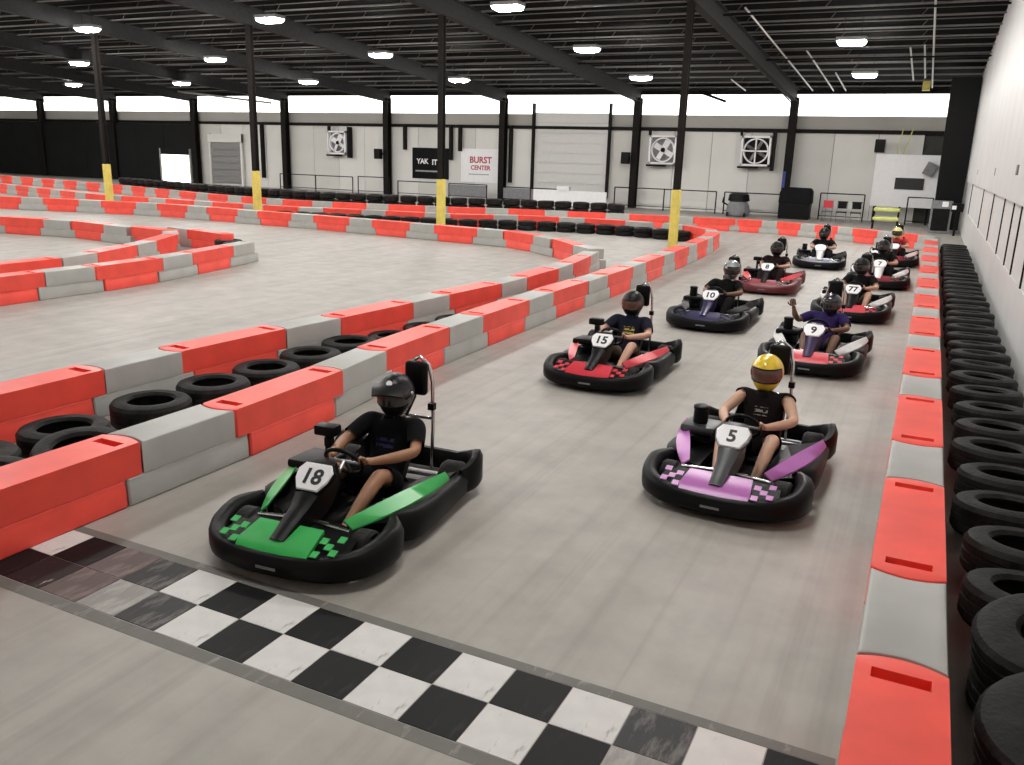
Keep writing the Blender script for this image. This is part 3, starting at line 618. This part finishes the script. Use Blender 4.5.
# front deck: accent nose panel rising from the bumper lip
bm = new()
loft(bm, [[(-.25, .975, .178), (.25, .975, .178), (.25, .965, .17), (-.25, .965, .17)], [(-.26, .93, .225), (.26, .93, .225), (.26, .93, .20), (-.26, .93, .20)], [(-.235, .74, .275), (.235, .74, .275), (.235, .74, .25), (-.235, .74, .25)]]); part('front_deck', 'nose_panel', bm, 'accent', None, 60, 'coloured nose panel')
bm = new(); bb(bm, (-.56, .55, .15), (.56, .58, .19)); loft(bm, [[(-.46, .92, .17), (.46, .92, .17), (.46, .9, .14), (-.46, .9, .14)], [(-.42, .60, .235), (.42, .60, .235), (.42, .60, .2), (-.42, .60, .2)]]); part('deck_base', 'nose_tray', bm, 'black', None, 30)
for s in (-1, 1):
    for a in range(3):
        for b in range(3):
            if (a+b) % 2: continue
            x = s*(.29+.05*a); y = .93-.055*b-.02*a; z = .205+.018*b+.004*a
            bm = new(); box(bm, (x, y, z+.008), (.048, .052, .006), Matrix.Rotation(-.28, 3, 'X')); part('check%d%d%d' % (s, a, b), 'check_decal', bm, 'accent', 'front_deck')
# side pods
for sgn, nm in ((1, 'right'), (-1, 'left')):
    pth = [(sgn*x, y) for x, y in spath([(.46, .30), (.545, .22), (.565, .0), (.555, -.3), (.545, -.55), (.53, -.74)], 18)]
    if sgn < 0: pth = pth[::-1]
    def pp(i, u, sgn=sgn):
        v = u if sgn > 0 else 1-u           # v: 0 front -> 1 rear
        top = .20+.06*v; th = .052
        return [(-th*.6, .045), (th*.8, .06), (th, .10), (th*1.05, .16), (th*.8, top-.02), (th*.2, top), (-th*.7, top+.005), (-th*.9, top-.04), (-th*.8, .08)]
    bm = new(); sweep(bm, pth[::-1], pp); part('pod_'+nm, 'side_pod', bm, 'bumper', None, 50)
    # accent side fairing, a blade leaning from the front wheel out to the rear corner
    bm = new(); secs = []
    for k in range(9):
        v = k/8; x = sgn*(.315+.36*v-.09*v*v); y = .60-.87*v; z = .262+.055*v; wd = .012+.045*math.sin(PI*min(1, v*.85+.12))
        secs.append([(x-sgn*wd, y, z+.03), (x+sgn*wd, y, z-.015), (x+sgn*wd, y, z-.03), (x-sgn*wd, y, z+.015)])
    loft(bm, secs); part('panel_'+nm, 'side_panel', bm, 'side', 'pod_'+nm, 60, 'coloured side panel')
    bm = new(); loft(bm, [[(sgn*.24, .5, .10), (sgn*.50, .30, .10), (sgn*.50, .30, .19), (sgn*.24, .5, .21)], [(sgn*.26, -.5, .10), (sgn*.52, -.55, .10), (sgn*.52, -.55, .24), (sgn*.26, -.5, .17)]]); part('tray_'+nm, 'pod_inner', bm, 'black', 'pod_'+nm, 30)
# rear bumper with raised corners
rb = spath([(.53, -.58), (.585, -.70), (.57, -.84), (.46, -.92), (.2, -.945), (0, -.95), (-.2, -.945), (-.46, -.92), (-.57, -.84), (-.585, -.70), (-.53, -.58)], 36)
def rbp(i, u):
    s = abs(u-.5)*2; top = .24+.09*max(0, 1-abs(s-.72)/.28); th = .045
    return [(-th*.5, .06), (-th, .10), (-th, top-.05), (-th*.5, top), (th*.4, top), (th*.9, top-.03), (th*.9, .09), (th*.4, .06)]
bm = new(); sweep(bm, rb, rbp); part('rear_bumper', 'rear_bumper', bm, 'bumper', None, 50)
bm = new(); bb(bm, (-.36, -.7, .045), (.36, .85, .06)); part('floor_pan', 'floor_pan', bm, 'dark')
bm = new()
for s in (-1, 1): tube(bm, [(s*.25, .86, .075), (s*.3, .5, .08), (s*.30, -.4, .08), (s*.33, -.86, .1)], .016, 8)
tube(bm, [(-.33, -.86, .1), (.33, -.86, .1)], .016, 8); tube(bm, [(-.36, .55, .10), (.36, .55, .10)], .016, 8); part('frame', 'chassis_tubes', bm, 'steel')
for s, nm in ((1, 'r'), (-1, 'l')):
    bm = new(); tube(bm, [(s*.06, .60, .245), (s*.34, .62, .235)], .012, 8); part('tie_'+nm, 'tie_rod', bm, 'chrome')
# steering fairing (spine) and number plate
bm = new(); secs = []
for y, z, wt, wb, d in ((.90, .235, .052, .06, .05), (.80, .285, .056, .065, .08), (.66, .345, .066, .075, .12), (.56, .415, .085, .085, .16), (.47, .485, .105, .09, .18), (.40, .542, .10, .08, .18), (.35, .552, .085, .07, .17)):
    secs.append([(-wt, y, z), (-wt*.5, y+.012, z+.012), (wt*.5, y+.012, z+.012), (wt, y, z), (wb, y-.07, z-d), (-wb, y-.07, z-d)])
loft(bm, secs); part('spine', 'steering_fairing', bm, 'spine', None, 40)
bm = new(); n1 = Vector((0, .62, .785)); ax = Vector((1, 0, 0)); ay = n1.cross(ax)   # plate plane axes (ay points up-back)
PC = Vector((0, .50, .488))
if ay.z < 0: ay = -ay
shape = [(-.075, -.095), (.075, -.095), (.118, -.02), (.128, .05), (.095, .10), (-.095, .10), (-.128, .05), (-.118, -.02)]
loft(bm, [[PC+n1*d+ax*x*k+ay*y*k for x, y in shape] for d, k in ((-.012, 1.0), (.006, 1.0), (.012, .95))]); part('plate', 'number_plate', bm, 'plate', 'spine', 40)
bm = new(); loft(bm, [[PC+n1*d+ax*x*1.08+ay*y*1.08 for x, y in shape] for d in (-.03, -.004)]); part('plate_back', 'plate_backing', bm, 'spine', 'spine', 40)
# steering wheel
WC = Vector((0, .13, .47)); wn = Vector((0, -.80, .60)); wa = wn.cross(Vector((1, 0, 0)))
bm = new(); tube(bm, [WC+(Vector((1, 0, 0))*math.cos(a)+wa*math.sin(a))*.135 for a in [2*PI*k/28 for k in range(28)]], .015, 8, closed=True); part('wheel_rim', 'steering_wheel', bm, 'black')
bm = new(); tube(bm, [WC+Vector((-.13, 0, 0)), WC+Vector((.13, 0, 0))], .012, 6); tube(bm, [WC, WC-wa*.13*(1 if wa.z > 0 else -1)], .012, 6); tube(bm, [WC, (0, .5, .22)], .014, 8); part('column', 'steering_column', bm, 'steel', 'wheel_rim')
# seat shell
bm = new(); secs = []
for k in range(11):
    v = k/10
    if v < .4: y = -.14-.55*v; z = .085+.02*(1-v)
    else: q = (v-.4)/.6; y = -.36-.28*q**1.3; z = .09+.40*q**1.1
    wd = .19+.02*math.sin(PI*v); lift = .10*math.sin(PI*min(1, v*1.0+.05)); row = []
    for j in range(9):
        a = -1+2*j/8; row.append((a*wd, y+(.08 if v > .4 else .0)*a*a, z+lift*a*a))
    secs.append(row+[(x*1.06, y_-.02, z_-.02) for x, y_, z_ in row[::-1]])
loft(bm, secs); part('seat', 'seat', bm, 'seat', None, 50)
# engine on the kart's right, with its air box
bm = new(); box(bm, (.40, -.32, .20), (.20, .26, .20)); bevel(bm, .02, 2)
for k in range(5): box(bm, (.41, -.20+.0, .20+.028*k), (.17, .15, .012))
part('engine', 'engine', bm, 'engine', None, 30)
bm = new(); box(bm, (.40, -.14, .33), (.30, .34, .07), Matrix.Rotation(.06, 3, 'X')); bevel(bm, .025, 2); part('tank', 'fuel_tank', bm, 'tank', 'engine', 30)
bm = new(); lathe(bm, [(1e-3, 0), (.058, 0), (.064, .02), (.060, .12), (.065, .125), (.065, .15), (.05, .158), (1e-3, .158)], 20, 'z', (.41, -.10, .365)); tube(bm, [(.41, -.10, .30), (.41, -.10, .38)], .03, 8); part('can', 'air_filter', bm, 'black', 'engine', 40)
bm = new(); tube(bm, [(.44, -.42, .2), (.52, -.55, .16), (.48, -.78, .16)], .035, 8); part('exhaust', 'exhaust_pipe', bm, 'steel', 'engine', 40)
# wheels
def wheel(key, x, y, R, wd, steer=0):
    bm = new(); k = wd/2; prof = [(R*.56, -k*.8), (R*.86, -k), (R, -k*.7), (R, k*.7), (R*.86, k), (R*.56, k*.8)]
    lathe(bm, prof, 22, 'x', (x, y, R)); part(key, 'wheel', bm, 'tyre', None, 40)
    bm = new(); lathe(bm, [(1e-3, -k*.5), (R*.3, -k*.6), (R*.58, -k*.82), (R*.58, k*.82), (R*.3, k*.6), (1e-3, k*.5)], 16, 'x', (x, y, R)); part(key+'_rim', 'wheel_rim', bm, 'steel', key, 40)
for s in (1, -1):
    wheel('fw%d' % s, s*.43, .60, .125, .13); wheel('rw%d' % s, s*.45, -.66, .135, .17)
bm = new(); tube(bm, [(-.46, -.66, .135), (.46, -.66, .135)], .018, 8); part('axle', 'rear_axle', bm, 'steel')
bm = new(); tube(bm, [(-.40, .60, .125), (.40, .60, .125)], .018, 8); part('faxle', 'front_axle', bm, 'steel')
# pedals
for s in (-1, 1):
    bm = new(); tube(bm, [(s*.13, .62, .08), (s*.13, .60, .22)], .01, 6); box(bm, (s*.13, .592, .22), (.07, .012, .06)); part('pedal%d' % s, 'pedal', bm, 'steel')
# roll hoop with headrest pad and belt guides
bm = new(); HX = -.06
hp = [(HX-.13, -.82, .12), (HX-.13, -.84, .45), (HX-.115, -.86, .80), (HX-.08, -.865, .93), (HX, -.87, .985), (HX+.08, -.865, .93), (HX+.115, -.86, .80), (HX+.13, -.84, .45), (HX+.13, -.82, .12)]
out = []
for i in range(len(hp)-1):
    a, b = Vector(hp[i]), Vector(hp[i+1]); out += [a.lerp(b, t/3) for t in range(3)]
tube(bm, out+[Vector(hp[-1])], .015, 8); tube(bm, [(HX-.13, -.83, .52), (HX+.13, -.83, .52)], .012, 8); part('hoop', 'roll_hoop', bm, 'chrome', None, 50)
bm = new(); box(bm, (HX, -.815, .83), (.185, .07, .26)); bevel(bm, .03, 3); part('pad', 'headrest', bm, 'black', 'hoop', 40)
for s in (-1, 1):
    bm = new(); box(bm, (HX+s*.13, -.82, .62), (.05, .05, .05)); part('guide%d' % s, 'belt_guide', bm, 'black', 'hoop')
bm = new(); tube(bm, [(HX, -.80, .70), (-.03, -.70, .56)], .012, 6); part('belt', 'harness_strap', bm, 'black', 'hoop')
# tall box on a stalk, used instead of the round air filter on some karts
bm = new(); box(bm, (.30, -.13, .575), (.17, .11, .075)); bevel(bm, .015, 2); tube(bm, [(.30, -.13, .36), (.30, -.13, .55)], .022, 8); box(bm, (.27, -.10, .50), (.05, .05, .06)); BOXCAN = mesh('air_box', bm, M['black'], 40)

SPEC = [  # x, y, deg, number, accent, side, spine, bumper, label, boxcan
    (-3.285, 4.40, 5.5, '18', 'green', 'green', 'black', 'black', 'black racing kart with green nose panel and number 18, nearest on the left', True),
    (-1.072, 6.60, -1.8, '5', 'purple', 'purple', 'engine', 'black', 'black racing kart with purple panels and number 5', False),
    (-3.115, 9.28, .8, '15', 'scarlet', 'scarlet', 'black', 'black', 'black racing kart with red nose panel and number 15', True),
    (-2.833, 13.318, .3, '10', 'navy', 'black', 'navy', 'black', 'all dark racing kart with navy nose behind kart 15', False),
    (-2.726, 17.647, 1.2, '8', 'wine', 'scarlet', 'black', 'maroon', 'dark red racing kart with maroon bumpers, fourth in the left lane', True),
    (-2.31, 22.577, 4.1, '', 'navy', 'black', 'pearl', 'black', 'racing kart with white front fairing, last in the left lane', False),
    (-1.065, 11.323, -1.2, '9', 'scarlet', 'pearl', 'violet', 'black', 'racing kart with red nose and white side panels behind kart 5', False),
    (-.946, 15.447, -.6, '77', 'scarlet', 'pearl', 'black', 'black', 'racing kart with red nose and number 77 in the right lane', False),
    (-.79, 19.859, 1.4, '7', 'wine', 'pearl', 'pearl', 'black', 'racing kart with dark red nose and pale fairing, fourth in the right lane', False),
    (-.689, 24.457, .9, '', 'wine', 'pearl', 'black', 'black', 'racing kart with white side panels, last in the right lane', False),
]
def num_rot():
    # text lies in local XY, facing +Z; viewed from the front of the kart its x axis must run to -x of the kart
    return Matrix((-ax, ay, n1)).transposed().to_euler()
NR = num_rot()
roots = []
for (x, y, dg_, num, acc, side, spn, bmp, lab, bx) in SPEC:
    r = setp(empty('racing_kart', (x, y, 0), math.radians(180+dg_)), lab, 'kart', 'racing karts on the starting grid'); roots.append(r); made = {}; r.scale = (.975, 1, 1)
    mk = dict(bumper=bmp, accent=acc, side=side, spine=spn, plate='white', tank='engine' if num == '5' else 'black')
    for key, name, me, m, par, pl in KP:
        if key == 'can' and bx: me = BOXCAN; name = 'air_box'
        o = link(name, me, made[par] if par else r, None, None, M[mk.get(m, m)]); made[key] = o
        if pl: o['label'] = f'{acc if key == "front_deck" else side} {pl}'
    if num:
        o = link('number', text_mesh(num, .15, .0012), made['spine'], PC+n1*.0135-ay*.004, NR, M['ink']); o['label'] = 'black number %s' % num
# yellow-green side panel on kart 18
# ---------------------------------------------------------------- drivers
def skin_mesh(name, nodes, edges, root, lev=2):
    me = bpy.data.meshes.new(name); names = list(nodes); idx = {n: i for i, n in enumerate(names)}
    me.from_pydata([nodes[n][0] for n in names], [(idx[a], idx[b]) for a, b in edges], [])
    o = bpy.data.objects.new(name, me); COL.objects.link(o)
    sk = o.modifiers.new('s', 'SKIN'); sk.use_smooth_shade = True; sk.branch_smoothing = .6
    for i, n in enumerate(names):
        v = me.skin_vertices[0].data[i]; rr = nodes[n][1]; v.radius = rr if isinstance(rr, tuple) else (rr, rr); v.use_root = (n == root)
    ss = o.modifiers.new('u', 'SUBSURF'); ss.levels = lev; ss.render_levels = lev
    dg = bpy.context.evaluated_depsgraph_get(); res = bpy.data.meshes.new_from_object(o.evaluated_get(dg)); bpy.data.objects.remove(o); bpy.data.meshes.remove(me)
    res.name = name; res.materials.clear(); res.polygons.foreach_set('use_smooth', [True]*len(res.polygons)); return res
def join_meshes(name, mes):
    bm = new()
    for m_ in mes: bm.from_mesh(m_)
    me = bpy.data.meshes.new(name); bm.to_mesh(me); bm.free(); me.polygons.foreach_set('use_smooth', [True]*len(me.polygons)); return me
def chains(*cs):
    e = []
    for c in cs: e += list(zip(c, c[1:]))
    return e
def hand(px, wrist, palm, grip_dir, side):
    """four fingers of different length curled round the rim plus a thumb from the side of the palm"""
    bm = new(); P = Vector(palm); f = (P-Vector(wrist)).normalized(); WQ = WC+Vector((.03, 0, 0))
    tang = wn.cross((P-WQ).normalized()).normalized()
    for k, ln in enumerate((.9, 1.05, 1., .8)):
        b = P+tang*(-.03+.02*k)+f*.012; a1 = b+f*.028*ln+wn*.012; a2 = a1+f*.012*ln-wn*.026*ln; a3 = a2-f*.022*ln-wn*.012
        tube(bm, [b-f*.02, b, a1, a2, a3], [.009, .010, .0095, .009, .0075], 6)
    b = P-tang*.03+wn*.004; tube(bm, [P-f*.01, b+f*.01, b+f*.03-tang*.012-wn*.008, b+f*.046-tang*.006-wn*.018], [.012, .011, .010, .008], 6)
    me = bpy.data.meshes.new('h'); bm.to_mesh(me); bm.free(); return me
def free_hand(wrist, palm):
    bm = new(); P = Vector(palm); f = (P-Vector(wrist)).normalized(); s = Vector((0, 1, 0)).cross(f).normalized(); nn = f.cross(s)
    for k, ln in enumerate((.85, 1., .95, .75)):
        b = P+s*(-.03+.02*k)+f*.03; tube(bm, [b-f*.03, b, b+f*.035*ln+nn*.004, b+f*.062*ln+nn*.016, b+f*.08*ln+nn*.03], [.009, .010, .0095, .009, .007], 6)
    b = P+s*.035; tube(bm, [P, b, b+s*.025+f*.025, b+s*.03+f*.055], [.012, .011, .010, .008], 6)
    me = bpy.data.meshes.new('h'); bm.to_mesh(me); bm.free(); return me
def figure(raised=False):
    nd = {'pelvis': ((0, -.37, .175), (.135, .10)), 'spine': ((0, -.43, .32), (.125, .095)), 'chest': ((0, -.495, .475), (.14, .10)), 'neckb': ((0, -.53, .595), .062), 'neck': ((0, -.545, .64), .055), 'head': ((0, -.565, .71), (.075, .09)), 'crown': ((0, -.585, .79), (.07, .085))}
    ed = chains(['pelvis', 'spine', 'chest', 'neckb', 'neck', 'head', 'crown'])
    arms = {}
    for s, t in ((1, 'r'), (-1, 'l')):
        nd['hip'+t] = ((s*.095, -.32, .165), .085); nd['thi'+t] = ((s*.15, -.14, .27), .076); nd['kne'+t] = ((s*.19, .05, .375), .056); nd['cal'+t] = ((s*.175, .20, .29), .053); nd['ank'+t] = ((s*.145, .43, .135), .034); nd['toe'+t] = ((s*.14, .535, .185), .03)
        ed += chains(['pelvis', 'hip'+t, 'thi'+t, 'kne'+t, 'cal'+t, 'ank'+t, 'toe'+t])
        sh = (s*.185, -.51, .565)
        if raised and s > 0: el, fo, wr_, pa = (.36, -.42, .475), (.40, -.37, .56), (.42, -.36, .64), (.43, -.35, .695)
        else: el, fo, wr_, pa = (s*.29, -.28, .45), (.012+s*.235, -.13, .45), (.03+s*.160, .035, .462), (.03+s*.140, .098, .482)
        up_ = tuple((a*.5+b*.5) for a, b in zip(sh, el))
        nd['sho'+t] = (sh, .062); nd['upa'+t] = (up_, .050); nd['elb'+t] = (el, .042); nd['for'+t] = (fo, .042); nd['wri'+t] = (wr_, .027); nd['pal'+t] = (pa, (.036, .022))
        ed += chains(['chest', 'sho'+t, 'upa'+t, 'elb'+t, 'for'+t, 'wri'+t, 'pal'+t]); arms[t] = (wr_, pa, raised and s > 0)
    body = skin_mesh('body', nd, ed, 'pelvis', 3)
    rad = lambda n: sum(nd[n][1])/2 if isinstance(nd[n][1], tuple) else nd[n][1]
    segs = [(a, b, Vector(nd[a][0]), Vector(nd[b][0]), rad(a), rad(b)) for a, b in ed]
    near = []
    for v in body.vertices:
        best = None
        for a, b, p, q, ra, rb_ in segs:
            d = q-p; t = max(0, min(1, (v.co-p).dot(d)/d.length_squared)); k = (v.co-(p+d*t)).length-(ra+(rb_-ra)*t)
            if best is None or k < best[0]: best = (k, a.rstrip('rl') if a[:-1] in ('hip', 'thi', 'kne', 'cal', 'ank', 'sho', 'upa', 'elb', 'for', 'wri') or a[:3] in ('hip',) else a, t, a)
        near.append(best)
    def key(n): return n[:3]
    def garment(name, rng, off):
        ok = [(key(n[3]) in rng and rng[key(n[3])][0] <= n[2] <= rng[key(n[3])][1]) for n in near]
        bm = new(); vm = {}
        for f in body.polygons:
            if all(ok[i] for i in f.vertices):
                for i in f.vertices:
                    if i not in vm: vm[i] = bm.verts.new(body.vertices[i].co+body.vertices[i].normal*off)
                bm.faces.new([vm[i] for i in f.vertices])
        for _ in range(3): bmesh.ops.smooth_vert(bm, verts=bm.verts[:], factor=.5, use_axis_x=True, use_axis_y=True, use_axis_z=True)
        me = bpy.data.meshes.new(name); bm.to_mesh(me); bm.free(); me.polygons.foreach_set('use_smooth', [True]*len(me.polygons)); return me
    # segment keys by their first joint: pel(vis) spi(ne) che(st) nec(k) sho upa elb / hip thi kne cal ank
    shirt = garment('shirt', {'pel': (0., 1), 'spi': (0, 1), 'che': (0, 1), 'nec': (0, .35), 'sho': (0, 1), 'upa': (0, .55)}, .020)
    tank = garment('shirt', {'pel': (0., 1), 'spi': (0, 1), 'che': (0, 1), 'nec': (0, .3), 'sho': (0, .25)}, .019)
    shorts = garment('shorts', {'pel': (0, 1), 'hip': (0, 1), 'thi': (0, .62)}, .017)
    trousers = garment('trousers', {'pel': (0, 1), 'hip': (0, 1), 'thi': (0, 1), 'kne': (0, 1), 'cal': (0, .9)}, .016)
    hs = [free_hand(a[0], a[1]) if a[2] else hand(None, a[0], a[1], None, t) for t, a in arms.items()]
    body = join_meshes('body', [body]+hs)
    shoes = []
    for s, t in ((1, 'r'), (-1, 'l')):
        q = {'h': ((s*.145, .415, .10), .044), 'a': ((s*.145, .43, .135), .046), 'm': ((s*.142, .49, .155), .044), 't': ((s*.138, .575, .21), .034)}
        shoes.append(skin_mesh('shoe', q, [('h', 'a'), ('a', 'm'), ('m', 't')], 'a', 2))
    return dict(body=body, shirt=shirt, tank=tank, shorts=shorts, trousers=trousers, shoes=shoes)
FIG = {False: figure(False), True: figure(True)}
# helmet: shell with an eyeport, visor, rim, peak, emblem
def helmet_meshes():
    NU, NV = 36, 22; a, b, c = .138, .165, .152
    def P(u, v, k=1.):
        th = v*PI; ph = u*2*PI                      # th 0 top, ph 0 = front (+y)
        x = a*math.sin(th)*math.sin(ph); y = b*math.sin(th)*math.cos(ph); z = c*math.cos(th)
        if z < 0:
            f = min(1, -z/c*1.4); y += .030*f*max(0, math.cos(ph)); x *= 1-.10*f; z *= 1.12
            if math.cos(ph) < .2: z *= .92
        z = max(z, -.155)
        return Vector((x*k, y*k, z*k))
    def port(u, v):
        d = min(u, 1-u)*360; return d < 66 and .365 < v < .575
    sh, vi = new(), new()
    for bm, want, k in ((sh, False, 1.), (vi, True, 1.012)):
        V = {}
        def vert(i, j):
            key = (i % NU, j)
            if key not in V: V[key] = bm.verts.new(P((i % NU)/NU, j/NV, k))
            return V[key]
        for i in range(NU):
            for j in range(1, NV-1):
                pu = ((i+.5)/NU); pv = (j+.5)/NV
                if port(pu, pv) == want: bm.faces.new((vert(i, j), vert(i+1, j), vert(i+1, j+1), vert(i, j+1)))
        if not want:
            bm.faces.new([vert(i, 1) for i in range(NU)]); bm.faces.new([vert(i, NV-1) for i in range(NU)][::-1])
    rim = new(); rp = []
    for t in range(-6, 7): rp.append(P((t/NU) % 1, 8/NV, 1.012))
    for t in range(6, -7, -1): rp.append(P((t/NU) % 1, 13/NV, 1.012))
    tube(rim, rp, .006, 6, closed=True)
    vent = new(); box(vent, (0, .182, -.112), (.07, .03, .014))
    peak = new(); loft(peak, [[(x*k1, y0-(x*4)**2*.1, z0+t-(x*3.0)**2*.12) for x in [-.115+.23*i/8 for i in range(9)]]+[(x*k1, y0-(x*4)**2*.1, z0-.012+t*.0-(x*3.0)**2*.12) for x in [.115-.23*i/8 for i in range(9)]] for y0, z0, k1, t in ((.105, .115, 1.1, 0.), (.17, .105, 1.15, 0.), (.235, .075, 1.0, 0.))])
    emb = new(); lathe(emb, [(1e-3, -.004), (.022, -.004), (.022, .004), (1e-3, .004)], 14, 'y', (0, 0, 0)); 
    for v in emb.verts: v.co = Matrix.Rotation(.75, 3, 'X') @ v.co+Vector((.01, .118, .118))
    rv = {}
    for q, s_ in enumerate((-1, 1)):
        riv = new(); disc(riv, (s_*.137, .045, .03), .011, 10, 'x', .012); rv['rivet%d' % q] = mesh('rivet', riv, None, 40)
    return dict(shell=mesh('helmet_shell', sh, None, 60), visor=mesh('visor', vi, None, 60), rim=mesh('visor_rim', rim, None, 60), vent=mesh('vent', vent, None, 30), peak=mesh('peak', peak, None, 40), emblem=mesh('emblem', emb, None, 40), **rv)
HM = helmet_meshes()
for m_ in HM.values(): m_.materials.append(M['black'])
for F_ in FIG.values():
    for k_, v_ in F_.items():
        for m_ in (v_ if isinstance(v_, list) else [v_]): m_.materials.append(M['black'])
DRV = [ # shirt, legs ('shorts'/'trousers', mat), skin, helmet, visor, peak, yaw, raised, shoe, label
    ('tee18', 'shorts', 'shortsdark', 'skin_tan', 'helm_black', 'visor', True, 12, False, 'shoe', 'person in black helmet, black tee and dark shorts driving kart 18', (0, 0)),
    ('tee5', 'shorts', 'shortsdark', 'skin_fair', 'helm_yellow', 'visorclear', False, 6, False, 'shoe', 'person in bright yellow helmet and dark printed tee driving kart 5', (0, 0)),
    ('tee15', 'shorts', 'shortskhaki', 'skin_fair', 'helm_black', 'visorclear', False, 6, False, 'shoered', 'person in black helmet and navy tee with yellow print driving kart 15', (0, 0)),
    ('teeblack', 'trousers', 'teeblack', 'skin_brown', 'helm_grey', 'visor', False, 18, False, 'shoe', 'person in black and white helmet and all black clothes driving the dark kart', (-.07, .02)),
    ('teewine', 'trousers', 'teewine', 'skin_fair', 'helm_black', 'visor', False, 0, False, 'shoe', 'person in dark helmet and dark clothes driving the dark red kart', (0, 0)),
    ('teeblack', 'trousers', 'shortsdark', 'skin_fair', 'helm_black', 'visor', False, -8, False, 'shoe', 'person in black driving the last kart of the left lane', (0, 0)),
    ('teepurple', 'shorts', 'shortskhaki', 'skin_brown', 'helm_violet', 'visor', False, 6, True, 'shoe', 'person in purple tee and dark helmet raising one arm behind kart 5', (-.04, -.03)),
    ('teeblack', 'shorts', 'shortskhaki', 'skin_fair', 'helm_black', 'visor', False, 5, False, 'shoe', 'person in black helmet and black tee driving kart 77', (0, 0)),
    ('teeblack', 'trousers', 'teeblack', 'skin_fair', 'helm_black', 'visor', False, 0, False, 'shoe', 'person in black helmet driving the fourth kart of the right lane', (0, 0)),
    ('teered', 'trousers', 'shortsdark', 'skin_fair', 'helm_pale', 'visor', False, 0, False, 'shoe', 'person in pale yellow helmet and red top driving the last right lane kart', (0, 0)),
]
for r, (sh, lk, lm, sk, hm, vz, pk_, yaw, rai, so, lab, off) in zip(roots, DRV):
    p = setp(empty('person', r.location+Matrix.Rotation(r.rotation_euler.z, 3, 'Z') @ Vector((-.03, 0, 0)), r.rotation_euler.z), lab, 'person', 'kart drivers'); F_ = FIG[rai]
    if rai: p.scale = (1, 1, .93)
    link('body', F_['body'], p, None, None, M[sk]); link('shirt', F_['tank' if sh == 'tee5' else 'shirt'], p, None, None, M[sh]); link(lk, F_[lk], p, None, None, M[lm])
    for m_ in F_['shoes']: link('shoe', m_, p, None, None, M[so])
    h = link('helmet', HM['shell'], p, (off[0]+.02, -.575, .765+off[1]), (math.radians(-6), 0, math.radians(yaw)), M[hm])
    link('visor', HM['visor'], h, None, None, M[vz]); link('visor_rim', HM['rim'], h, None, None, M['black']); link('vent', HM['vent'], h, None, None, M['black'])
    if pk_:
        link('peak', HM['peak'], h, None, None, M['helm_black']); o = link('emblem', HM['emblem'], h, None, None, M['white']); o['label'] = 'round white emblem'; [link('rivet', HM['rivet%d' % q], h, None, None, M['white']) for q in (0, 1)]
